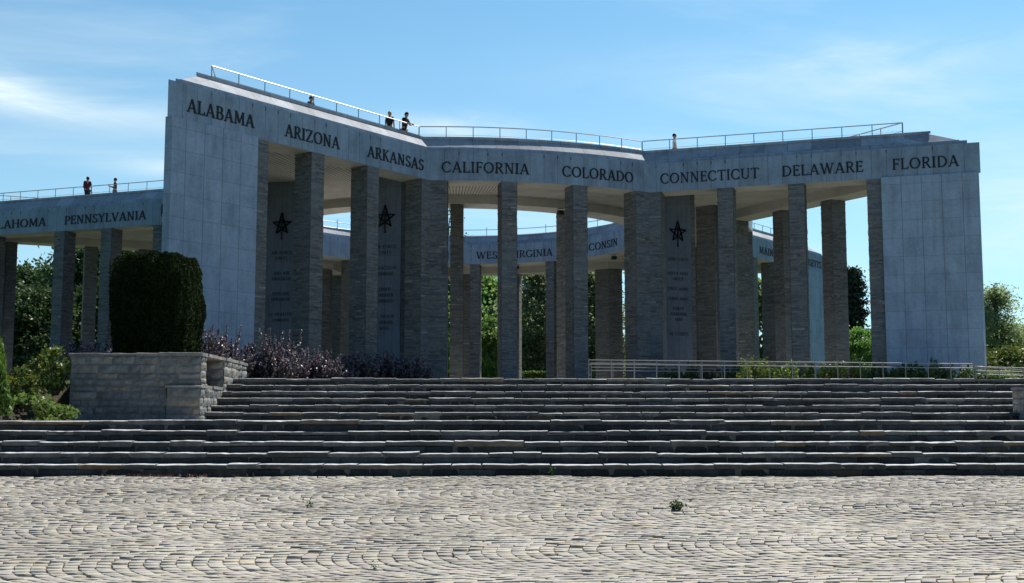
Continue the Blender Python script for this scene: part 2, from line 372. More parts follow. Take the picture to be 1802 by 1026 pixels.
def build_setts():
    P, RR, W = 2.5, 1.5, .150
    rot = R(5.9); ca, sa = math.cos(rot), math.sin(rot)
    th = math.asin(P/2/RR); n_along = 19
    quads = []; tone = []
    for band in range(-1, 7):
        y0 = 4.9 + band * P
        shift = random.random() * W
        for k in range(-116, 116):
            x0 = k * W + shift
            if abs(x0) > 13.2: continue
            jo = random.random() * .6
            for j in range(n_along):
                a0 = -th + 2*th*(j + (0 if j == 0 else (jo-.3)*.8)) / n_along; a1 = -th + 2*th*(j+1 + (0 if j == n_along-1 else (jo-.3)*.8)) / n_along
                c = []
                for (a, off) in ((a0, 0), (a0, W), (a1, W), (a1, 0)):
                    v = RR*math.sin(a); u = x0 + off - (RR*math.cos(a) - RR*math.cos(th))
                    c.append((u, y0 + v))
                c = [(x*ca - y*sa, x*sa + y*ca) for x, y in c]
                my = (c[0][1] + c[2][1])/2
                if my < 5.5 or max(p[1] for p in c) > Y_EDGE - .02: continue
                quads.append(c)
    # a last straight course along the foot of the steps
    Q = np.array(quads, dtype=np.float64); n = len(Q)
    cen = Q.mean(1, keepdims=True)
    Q = Q + rng.normal(0, .006, Q.shape)
    eu = ((Q[:,1]-Q[:,0]) + (Q[:,2]-Q[:,3]))[:, None]/4; ev = ((Q[:,3]-Q[:,0]) + (Q[:,2]-Q[:,1]))[:, None]/4
    su = np.array([-1,1,1,-1])[None,:,None]; sv = np.array([-1,-1,1,1])[None,:,None]
    shrink = 1 - (.042 + rng.random((n,1,1))**2*.09)
    outer = cen + eu*su*shrink + ev*sv*(1 - .02 - rng.random((n,1,1))**4*.10) + rng.normal(0, .0045, Q.shape)
    inner = cen + (outer - cen) * (.93 - rng.random((n,1,1))*.06)
    base = Z_PLAZA - SLOPE * (Y_EDGE - cen[:, :, 1]) + .10 * 0
    wav = 0.007*np.sin(cen[:,:,0]*1.9 + cen[:,:,1]*.7) + 0.006*np.sin(cen[:,:,1]*2.3 - cen[:,:,0]*.8)
    h = base + rng.normal(0, .0022, (n,1)) - .012*(rng.random((n,1)) < .05) + wav
    tilt = rng.normal(0, .016, (n, 2))
    def zt(P_, dz): return h + dz + ((P_ - cen) * tilt[:, None, :]).sum(2)
    V = np.concatenate([np.dstack([outer, np.broadcast_to(base - .07, outer.shape[:2])]), np.dstack([outer, zt(outer, -.0035)]), np.dstack([inner, zt(inner, 0) + rng.normal(0, .0015, (n,4))])], axis=1)
    V = V.reshape(-1, 3)
    pat = []
    for lvl in (0, 4):
        for i in range(4): pat.append([lvl+i, lvl+(i+1)%4, lvl+4+(i+1)%4, lvl+4+i])
    pat.append([8,9,10,11]); pat = np.array(pat)
    F = (pat[None] + (np.arange(n)*12)[:, None, None]).reshape(-1, 4)
    tone = np.repeat(np.clip(rng.beta(2.6, 2.6, n), 0, 1), len(pat))
    me = quads_mesh('cobblestone_paving', V, F, M['sett'], tone)
    o = structure(link('cobblestone_paving', me), 'sunlit plaza of pale setts laid in arcs below the steps', 'paving')
    mb = MB(); a, b = 4.0, Y_EDGE + .3
    mb.face([(-14, a, plaza_z(a) - .024), (14, a, plaza_z(a) - .024), (14, b, plaza_z(b) - .024), (-14, b, plaza_z(b) - .024)])
    j = obj('paving_bed', mb, M['joint'], o)
build_setts()

def slab_run(mb, x0, x1, yf, zt, zb, depth, lmin, lmax, jit, core=None):
    """a row of rough slabs whose front face is at y = yf, looking towards -y"""
    x = x0
    while x < x1 - .01:
        l = random.uniform(lmin, lmax); e = min(x + l, x1)
        if x1 - e < lmin * .5: e = x1
        g = random.uniform(.006, .018); dz = random.gauss(0, .008); dy = random.gauss(0, jit); t = random.random()
        n = max(3, int((e - x) / .11)); th = (zt - zb) * random.uniform(-.12, .16); sd = random.random()*100
        rows = []
        for i in range(n + 1):
            f = i / n; xx = x + g + (e - x - 2*g) * f
            w = mnoise.noise((xx*3.1, sd, 0)); w2 = mnoise.noise((xx*7.3, sd, 5)); w3 = mnoise.noise((xx*4.3, sd, 9))
            ed = .012 * max(0, 1 - min(f, 1-f) * n * 2.0) * random.random()
            lip = .002 + .022*max(0, -.16 +  mnoise.noise((xx*1.4, sd*1.7, 3))) ; yy = yf + dy + w*.008 + w2*.010 + ed + random.gauss(0,.003); ztop = zt + dz + w3*.007 - ed*.3 + random.gauss(0,.0022)
            rows.append([(xx, yf + depth, ztop), (xx, yy + .075, ztop), (xx, yy + .014, ztop - .004 - lip), (xx, yy, ztop - .012 - lip),
                         (xx, yy + .006 + w3*.008, zb + (zt-zb)*.16 + th*.8), (xx, yy + .02, zb + th + w*.004), (xx, yf + depth, zb + th)])
        for i in range(n):
            for k in range(6):
                a, b, c, d = rows[i][k], rows[i+1][k], rows[i+1][k+1], rows[i][k+1]
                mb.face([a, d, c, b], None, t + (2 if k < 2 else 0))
        mb.face([rows[0][k] for k in range(7)], None, t); mb.face([rows[-1][k] for k in reversed(range(7))], None, t)
        x = e
def riser_blocks(mb, x0, x1, yf, zt, zb):
    x = x0
    while x < x1 - .01:
        e = min(x + random.uniform(.25, .75), x1); t = random.random(); y = yf + random.gauss(0, .012); z = zt - .0
        zb_ = zb - .02; g = .007
        P = []
        n = 4
        for i in range(n+1):
            xx = x + g + (e - x - 2*g)*i/n; w = mnoise.noise((xx*5, y*9, zb))
            P.append([(xx, y + .05, z), (xx, y + w*.012 + (.02 if i in (0,n) else 0), z - .012), (xx, y - .006 + w*.02 + (.02 if i in (0,n) else 0), (z+zb_)/2), (xx, y + .0 + w*.01, zb_)])
        for i in range(n):
            for k in range(3): mb.face([P[i][k], P[i][k+1], P[i+1][k+1], P[i+1][k]], None, t)
        x = e
def flight(name, label, x0, x1, yf0, tread, zbase, nsteps, last_depth):
    root = tag(empty(name, ((x0+x1)/2, yf0, zbase)), label, 'steps')
    off = Vector(root.location)
    for k in range(nsteps):
        zb = zbase + k*RISE; zt = zb + RISE; yf = yf0 + k*tread
        depth = (tread + .08) if k < nsteps-1 else last_depth
        a = MB(); slab_run(a, x0, x1, yf, zt, zt - .082, depth, .38, 1.2, .014)
        a.v = [tuple(Vector(p) - off) for p in a.v]
        st = obj('step', a, M['step'], root)
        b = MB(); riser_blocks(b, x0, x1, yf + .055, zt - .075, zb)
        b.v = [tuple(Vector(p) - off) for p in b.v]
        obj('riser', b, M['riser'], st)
        c = MB(); c.box(x0, x1, yf + .085, yf + .2, zb - .05, zt - .075); c.box(x0+.01, x1-.01, yf + .03, yf + .1, zt - .068, zt - .02)
        c.v = [tuple(Vector(p) - off) for p in c.v]
        obj('mortar_bed', c, M['mortar'], st)
    return root
flight('stone_steps', 'lower flight of five wide rough grey stone steps rising from the setts', -15., 15., Y_EDGE, TREAD, Z_PLAZA, 5, .7)
flight('stone_steps', 'upper flight of six stone steps between the low stone walls', X_L - .25, 15., Y_UP, TREAD_UP, Z_LAND, 6, .8)
mb = MB(); mb.box(-10.3, 15, Y_LAND + .6, Y_UP + .12, Z_LAND - .3, Z_LAND - .004)
structure(obj('landing_paving', mb, M['flags']), 'flagstone landing between the two flights of steps', 'paving')
mb = MB(); mb.face([(-2.5, Y_TOP + .7, -.004), (X_R, Y_TOP + .7, -.004), (24, 50, -.004), (24, 56, -.004), (-12, 56, -.004), (-3, 53, -.004), (0, 46, -.004)])
structure(obj('forecourt_paving', mb, M['flags']), 'pale paving between the top step and the memorial', 'paving')

# ------------------------------------------------------------------ rubble walls beside the steps
def wall_face(mb, o, du, nv, L, zt_a, zt_b, zb, rows, lmin=.22, lmax=.75, bulge=.02):
    """coursed rough blocks on a vertical face; o = start point, du = direction, nv = outward normal, top may slope from zt_a to zt_b"""
    o = Vector(o); du = Vector(du); nv = Vector(nv)
    fr = [0]
    for r in range(rows): fr.append(fr[-1] + random.uniform(.7, 1.3))
    fr = [f / fr[-1] for f in fr]
    for r in range(rows):
        s = 0.0
        while s < L - .01:
            e = min(s + random.uniform(lmin, lmax), L)
            if L - e < lmin*.6: e = L
            t = random.random(); g = .008; dn = random.gauss(.012, .010); sd = random.random()*99
            def top(u): return zb + (zt_a + (zt_b - zt_a)*u/L - zb) * fr[r+1]
            def bot(u): return zb + (zt_a + (zt_b - zt_a)*u/L - zb) * fr[r]
            nu, nz = max(3, int((e-s)/.12)), 3
            grid = []
            for i in range(nu+1):
                u = s + g + (e-s-2*g)*i/nu; col = []
                for k in range(nz+1):
                    z = bot(u) + g + (top(u)-bot(u)-2*g)*k/nz
                    edge = (i in (0, nu)) or (k in (0, nz))
                    b = dn + bulge*(0 if edge else 1) + mnoise.noise((u*5, z*7, sd))*bulge*.9 - (.012 if edge else 0)
                    col.append(o + du*u + nv*b + Vector((0,0,z)))
                grid.append(col)
            for i in range(nu):
                for k in range(nz): mb.face([grid[i][k], grid[i+1][k], grid[i+1][k+1], grid[i][k+1]], None, t)
            s = e
def left_wall():
    root = tag(empty('stone_wall', (X_L - 1.5, 28.2, Z_LAND)), 'grey coursed rubble retaining wall left of the upper steps, with a niche', 'wall')
    off = Vector(root.location)
    def add(nm, mb, mat, par):
        mb.v = [tuple(Vector(p) - off) for p in mb.v]; return obj(nm, mb, mat, par)
    x0, yf, yb = -10.27, 28.2, 33.0
    zt = .42; zt2 = .39
    w = MB(); zb = Z_LAND - .05
    wall_face(w, (x0, yf, 0), (1,0,0), (0,-1,0), X_L - x0, zt, zt, zb, 9)
    wall_face(w, (X_L, yf, 0), (0,1,0), (1,0,0), .5, zt, zt, zb, 9)
    wall_face(w, (X_L - .45, yf + 2.2, 0), (1,0,0), (0,-1,0), .45, zt, zt, zb, 7)
    wall_face(w, (X_L - .45, yf + .5, 0), (0,1,0), (1,0,0), 1.7, zt, zt, zb, 7)
    wall_face(w, (X_L, yf + 2.2, 0), (0,1,0), (1,0,0), yb - yf - 2.2, zt, zt2, zb, 8)
    wall_face(w, (x0, yb, 0), (0,-1,0), (-1,0,0), yb - yf, zt, zt, zb, 9)
    add('wall_face', w, M['wallstone'], root)
    c = MB(); d = .012
    c.box(x0 + d, X_L - .45 - d, yf + d, yb, zb, zt - .01); c.box(X_L - .45 - d, X_L - d, yf + d, yf + .5 - d, zb, zt - .012); c.box(X_L - .45 - d, X_L - d, yf + 2.2 + d, yb, zb, zt2 - .014)
    add('wall_core', c, M['mortar'], root)
    k = MB()
    def cope(poly_u, y0, y1, xa, xb, z):
        slab_run(k, xa, xb, y0 - .05, z + .075, z, y1 - y0, .5, 1.1, .01)
    cope(0, yf, yf + .5, x0 - .05, X_L + .05, zt)
    # coping running back along the stair side: rows of slabs with ends to the right
    y = yf + .5
    while y < yb:
        e = min(y + random.uniform(.45, .9), yb); z = zt + (zt2 - zt)*max(0, (y - yf - 2.2)/(yb - yf - 2.2)); t = random.random()
        xr = X_L + .05 + random.gauss(0, .012)
        k.box(X_L - .55, xr, y + .006, e - .006, z, z + .075 + random.gauss(0, .004), t)
        y = e
    k.box(x0 - .04, x0 + .5, yf + .55, yb, zt + .002, zt + .07, .4)
    add('coping', k, M['wallstone'], root)
    fill = MB(); fill.box(x0 + .3, X_L - .4, yf + .45, yb + .2, zt - .05, zt + .03); add('soil_bed', fill, M['soil'], root)
left_wall()
def low_pier(label, x0, x1, y0, y1, zt, lit_right):
    root = tag(empty('stone_pier', (x0, y0, Z_LAND)), label, 'pier'); off = Vector(root.location); zb = Z_LAND - .05
    w = MB()
    wall_face(w, (x0, y0, 0), (1,0,0), (0,-1,0), x1-x0, zt, zt, zb, 4, .25, .8)
    wall_face(w, (x1, y0, 0), (0,1,0), (1,0,0), y1-y0, zt, zt, zb, 4, .22, .5)
    wall_face(w, (x0, y1, 0), (0,-1,0), (-1,0,0), y1-y0, zt, zt, zb, 4, .22, .5)
    w.v = [tuple(Vector(p)-off) for p in w.v]; obj('pier_face', w, M['wallstone'], root)
    c = MB(); c.box(x0+.012, x1-.012, y0+.012, y1, zb, zt-.01); c.v = [tuple(Vector(p)-off) for p in c.v]; obj('pier_core', c, M['mortar'], root)
    k = MB(); slab_run(k, x0-.04, x1+.045, y0-.04, zt+.07, zt, .45, .7, .9, .008)
    y = y0 + .42
    while y < y1:
        e = min(y + random.uniform(.4,.7), y1); k.box(x0-.03, x1+.04+random.gauss(0,.01), y+.005, e-.005, zt, zt+.068+random.gauss(0,.004), random.random()); y = e
    k.v = [tuple(Vector(p)-off) for p in k.v]; obj('coping', k, M['wallstone'], root)
low_pier('low rubble pier at the left foot of the upper steps', -7.98, X_L + .03, 28.05, 30.1, -.325, True)
low_pier('low rubble pier at the right end of the upper steps', X_R + .26, X_R + 1.2, 28.05, 28.9, -.36, False)

# ------------------------------------------------------------------ the memorial: a five-pointed star of pillars round an open court
C2 = np.array([CEN.x, CEN.y]); BETA = -73.24
def pc(r, a): return np.array([C2[0] + r*math.cos(R(a)), C2[1] + r*math.sin(R(a))])
TIP = [np.array(p) for p in ((-12.40, 42.65), (20.70, 52.62), (23.75, 90.6), (-12.4, 102.6), (-35.2, 72.55))]   # tip k lies between bay k-1 and bay k
BAY = []
for k in range(5):
    b = BETA + 72*k; rc, a0, a1 = 18.25, b - 16.6, b + 16.6
    if k == 0: rc, a0, a1 = 18.66, -90.85, -57.5
    BAY.append(dict(r=rc, a0=a0, a1=a1, cm=pc(rc, a0), cp=pc(rc, a1)))
BAY[1]['cm'] = np.array([12.75, 66.3])
BAY[2]['cp'] = pc(18.25, 88.9)
BAY[4]['cm'] = np.array([-19.6, 66.9])
def arc_pts(k, n=14):
    B = BAY[k]; ds = [np.hypot(*(B[q] - C2)) for q in ('cm', 'cp')]; an = [math.degrees(math.atan2(*(B[q] - C2)[::-1])) for q in ('cm', 'cp')]
    if an[1] < an[0]: an[1] += 360
    out = []
    for i in range(n + 1):
        t = i/n; out.append(pc(ds[0]*(1-t) + ds[1]*t, an[0]*(1-t) + an[1]*t))
    return out
LOOP = []; SEG = []                                    # closed outline, tip 0 -> bay 0 -> tip 1 -> ...; segments as index ranges
for k in range(5):
    t0, t1 = TIP[k], TIP[(k+1) % 5]; B = BAY[k]
    def lerp(a, b, t): return a + (b-a)*t
    i0 = len(LOOP); LOOP.append(t0); LOOP += [lerp(t0, B['cm'], .33), lerp(t0, B['cm'], .66)]
    i1 = len(LOOP); A = arc_pts(k); LOOP += A[:-1]
    i2 = len(LOOP); LOOP.append(A[-1]); LOOP += [lerp(B['cp'], t1, .33), lerp(B['cp'], t1, .66)]
    i3 = len(LOOP)
    SEG += [(k, 'a', i0, i1), (k, 'arc', i1, i2), (k, 'b', i2, i3)]
LOOP = np.array(LOOP); NL = len(LOOP)
def inset(d):
    """outline moved inwards (counter-clockwise outline, inside on the left) with mitred corners"""
    out = []
    for i in range(NL):
        p = LOOP[i]; a = LOOP[i-1]; b = LOOP[(i+1) % NL]
        e1 = (p-a)/np.linalg.norm(p-a); e2 = (b-p)/np.linalg.norm(b-p)
        n1 = np.array([-e1[1], e1[0]]); n2 = np.array([-e2[1], e2[0]]); m = n1 + n2; m = m/np.linalg.norm(m)
        out.append(p + m*d/max(.25, float(m @ n1)))
    return np.array(out)
ARC_S = np.concatenate([[0], np.cumsum([np.linalg.norm(LOOP[(i+1) % NL] - LOOP[i]) for i in range(NL)])])
def sweep(mb, idx, prof, vs=None):
    """sweep an (inset, z) profile along outline indices"""
    rings = [inset(d) for d, z in prof]; acc = 0.0; vv = [0]
    for a, b in zip(prof[:-1], prof[1:]): vv.append(vv[-1] + math.hypot(b[0]-a[0], b[1]-a[1]))
    for i in idx:
        j = (i+1) % NL
        for k in range(len(prof)-1):
            z0, z1 = prof[k][1], prof[k+1][1]
            P = [(*rings[k][i], z0), (*rings[k][j], z0), (*rings[k+1][j], z1), (*rings[k+1][i], z1)]
            v0, v1 = (z0, z1) if abs(z1-z0) > .2 else (200 + vv[k], 200 + vv[k+1])
            mb.face(P, [(ARC_S[i], v0), (ARC_S[i+1], v0), (ARC_S[i+1], v1), (ARC_S[i], v1)])
ROOT = tag(empty('star_memorial', (CEN.x, CEN.y, 0)), 'huge star-shaped stone memorial on tall pillars with state names round its top', 'memorial')
def part(name, mb, mat, parent=None):
    par = parent or ROOT; off = Vector((CEN.x, CEN.y, 0))
    me = mb.mesh(name, mat); o = bpy.data.objects.new(name, me); COL.objects.link(o)
    o.parent = par
    if par is ROOT:
        o.location = (0, 0, 0)
    me.transform(Matrix.Translation(-off))
    return o
ROOF_Z = Z1 + .22
for (k, nm, i0, i1) in SEG:
    mb = MB(); sweep(mb, range(i0, i1), [(0, Z0), (0, Z1), (.19, Z1 + .006), (.19, Z1 + .17), (.36, Z1 + .17)])
    f = part('fascia', mb, M['fascia'])
    mb = MB(); sweep(mb, range(i0, i1), [(.36, Z1 + .165), (.31, Z1 + .185), (.31, Z1 + .235), (.35, Z1 + .25), (.80, Z1 + .70), (.765, Z1 + .715), (.765, Z1 + .83), (1.08, Z1 + .85), (1.08, ROOF_Z)])
    part('parapet', mb, M['parapet'])
    mb = MB(); sweep(mb, range(i0, i1), [(1.32, Z0 + .52), (1.32, Z0 + .003), (.0, Z0 + .003)])
    part('soffit', mb, M['cream'])
# inner ring beam round the court
RI, RO = 11.28, 12.72
def ring_sweep(mb, prof, n=96):
    for i in range(n):
        a, b = 360*i/n, 360*(i+1)/n
        for k in range(len(prof)-1):
            (r0, z0), (r1, z1) = prof[k], prof[k+1]
            P = [(*pc(r0, b), z0), (*pc(r0, a), z0), (*pc(r1, a), z1), (*pc(r1, b), z1)]
            u = R(1)*11.3
            v0, v1 = (z0, z1) if abs(z1-z0) > .2 else (200+r0, 200+r1)
            mb.face(P, [(b*u, v0), (a*u, v0), (a*u, v1), (b*u, v1)])
mb = MB(); ring_sweep(mb, [(RI, Z0), (RI, Z1), (RI+.19, Z1+.006), (RI+.19, Z1+.17), (RI+.36, Z1+.17)]); RINGF = part('court_fascia', mb, M['fascia'])
mb = MB(); ring_sweep(mb, [(RI+.36, Z1+.165), (RI+.31, Z1+.185), (RI+.31, Z1+.235), (RI+.35, Z1+.25), (RI+.62, Z1+.60), (RI+.59, Z1+.61), (RI+.59, Z1+.70), (RI+.9, Z1+.71), (RI+.9, ROOF_Z)]); part('court_parapet', mb, M['parapet'])
mb = MB(); ring_sweep(mb, [(RO, Z0+.52), (RO, Z0+.003), (RI, Z0+.003)]); part('soffit', mb, M['cream'])
def plate(name, d_out, r_in, z, mat):
    o = inset(d_out); inn = [pc(r_in, 360*i/96) for i in range(96)][::-1]
    tri = tessellate_polygon([[Vector((*p, 0)) for p in o], [Vector((*p, 0)) for p in inn]])
    pts = [(*p, z) for p in o] + [(*p, z) for p in inn]
    mb = MB()
    for t in tri: mb.face([pts[i] for i in t], [(pts[i][0], pts[i][1]) for i in t])
    return part(name, mb, mat)
plate('roof', 1.0, RI + .8, ROOF_Z - .004, M['roofing'])
plate('ceiling', 1.25, RO - .05, Z0 + .45, M['slats'])
plate('court_floor', -.4, .6, .015, M['flags'])
mb = MB(); mb.prism([tuple(pc(.62, 360*i/32)) for i in range(32)], .0, .02); part('court_centre', mb, M['flags'])

# pillars
def masonry(mb, poly, z0, z1, course=.078):
    """thin coursed stone: every block its own face, standing a little proud of or behind its neighbours"""
    n = len(poly); cx = sum(p[0] for p in poly)/n; cy = sum(p[1] for p in poly)/n
    mb.prism([(p[0] + (cx-p[0])*.02, p[1] + (cy-p[1])*.02) for p in poly], z0, z1, .05)
    z = z0
    while z < z1 - .02:
        h = min(course*random.uniform(.7, 1.35), z1 - z)
        if z1 - z - h < .04: h = z1 - z
        cj = random.gauss(0, .005)
        u = 0.0
        for i in range(n):
            a, b = poly[i], poly[(i+1) % n]; l = math.hypot(b[0]-a[0], b[1]-a[1])
            if l < .05: u += l; continue
            e = ((b[0]-a[0])/l, (b[1]-a[1])/l); nx, ny = e[1], -e[0]; s_ = -max(0, cj)
            while s_ < l - .01:
                w = random.uniform(.16, .62); f = min(s_ + w, l)
                if l - f < .12: f = l + max(0, cj)
                o = .006 + cj + random.gauss(0, .004); t = min(1, max(0, random.betavariate(2.0, 2.2)))
                P = [(a[0]+e[0]*q+nx*o, a[1]+e[1]*q+ny*o, zz) for q, zz in ((s_+.004, z+.005), (f-.004, z+.005), (f-.004, z+h-.004), (s_+.004, z+h-.004))]
                mb.face(P, [(u+s_, z), (u+f, z), (u+f, z+h), (u+s_, z+h)], t)
                if f >= l: break
                s_ = f
            u += l
        z += h
def along(k, side):
    """start (corner), unit direction towards the tip, unit inward normal, length of one straight side of bay k"""
    c = BAY[k]['cm'] if side == 'a' else BAY[k]['cp']; t = TIP[k] if side == 'a' else TIP[(k+1) % 5]
    L = np.linalg.norm(t-c); d = (t-c)/L; n = np.array([d[1], -d[0]]) if side == 'a' else np.array([-d[1], d[0]])
    return c, d, n, L
PW, PD = .74, .95
def pillar_mesh():
    b = MB(); c = .012
    masonry(b, [(-PW/2+c,0),(PW/2-c,0),(PW/2,c),(PW/2,PD),(-PW/2,PD),(-PW/2,c)], 0, Z0 + .02); return b.mesh('pillar', M['brick'])
PMS = [pillar_mesh() for _ in range(6)]; PCOUNT = [0]
def PMN():
    PCOUNT[0] += 1; return PMS[PCOUNT[0] % 6]
def put_pillar(name, me, p, n_in):
    o = bpy.data.objects.new(name, me); COL.objects.link(o); o.parent = ROOT
    o.location = (p[0]-CEN.x, p[1]-CEN.y, 0); o.rotation_euler = (0, 0, math.atan2(n_in[1], n_in[0]) - math.pi/2); return o
for k in range(5):
    for side in 'ab':
        c, d, n, L = along(k, side)
        for s in {(0,'b'): (3.62, 6.90), (1,'a'): (3.9, 7.4)}.get((k, side), (3.74, 7.02)): put_pillar('pillar', PMN(), c + d*s + n*.03, n)
    B = BAY[k]; pts = arc_pts(k, 60)
    for t in {0: (.335, .655), 2: (.335, .685)}.get(k, (.335, .685)):
        i = int(t*60); p = pts[i]; n = (C2 - p)/np.linalg.norm(C2 - p); put_pillar('pillar', PMN(), p + n*.03, n)
    # corner piers wrap the bend
    for side in 'ab':
        c, d, n, L = along(k, side); p2 = pts[3] if side == 'a' else pts[-4]
        da = (p2-c)/np.linalg.norm(p2-c); na = (C2 - (c+da*.4)); na = na/np.linalg.norm(na)
        c_ = c + (n+na)/2*.04; S = c_ + d*.58; A_ = c_ + da*.80
        poly = [A_, c_, S, S + n*.95, c_ + (n+na)*.62, A_ + na*.95] if side == 'b' else [S, c_, A_, A_ + na*.95, c_ + (n+na)*.62, S + n*.95]
        b = MB(); masonry(b, [tuple(q) for q in poly], 0, Z0 + .02); part('corner_pier', b, M['brick'])
RING = MB(); masonry(RING, [(-.33,0),(.33,0),(.33,1.12),(-.33,1.12)], 0, Z0 + .02); RM = RING.mesh('court_pillar', M['brick'])
for k in range(5):
    for o_ in {0: (-13.7, 15.2), 2: (-12.6, 15.0)}.get(k, (-13.2, 13.2)):
        a = BETA + 72*k + o_; p = pc(12.58, a); n = (C2-p)/np.linalg.norm(C2-p); put_pillar('court_pillar', RM, p, n)
# pylons at the five points of the star
for k in range(5):
    t = TIP[k]; ca, da, na, La = along((k-1) % 5, 'b'); cb, db, nb, Lb = along(k, 'a')
    PL = 4.22
    pa, pb = t - da*PL, t - db*PL
    tip_a, tip_b = t - da*.16, t - db*.16
    o = -.085; ax = (da + db); ax /= np.linalg.norm(ax)
    poly = [pb + nb*o, pb + nb*.55, t - ax*2.6, pa + na*.55, pa + na*o, tip_a + na*o, tip_b + nb*o]
    b = MB(); n_ = len(poly)
    b.prism([tuple(q) for q in poly][::-1], 0, Z0 + .035)
    # measured from the pillar end of each face so that the narrow strip falls at the point
    for fi in range(len(b.f)):
        q = [b.v[i] for i in b.f[fi]]
        uvs = []
        cc = np.mean(np.array(q)[:, :2], 0); use = (db, pb) if np.linalg.norm(cc - (pb+t)/2) < np.linalg.norm(cc - (pa+t)/2) else (da, pa)
        if abs(q[0][2] - q[2][2]) > 1:
            b.uv[fi] = [((np.array(v[:2]) - use[1]) @ use[0], v[2] - .45) for v in q]
    py = part('pylon', b, M['panel'])
    for (p, d, n) in ((pa, da, na), (pb, db, nb)):
        e = p - d*.62
        b = MB(); q = [p + n*.03, e + n*.03, e + n*.95, p + n*.95]; cr = (q[1]-q[0])[0]*(q[2]-q[1])[1] - (q[1]-q[0])[1]*(q[2]-q[1])[0]
        q = q if cr > 0 else q[::-1]
        masonry(b, [tuple(x) for x in q], 0, Z0 + .02); part('pylon_pier', b, M['brick'], py)

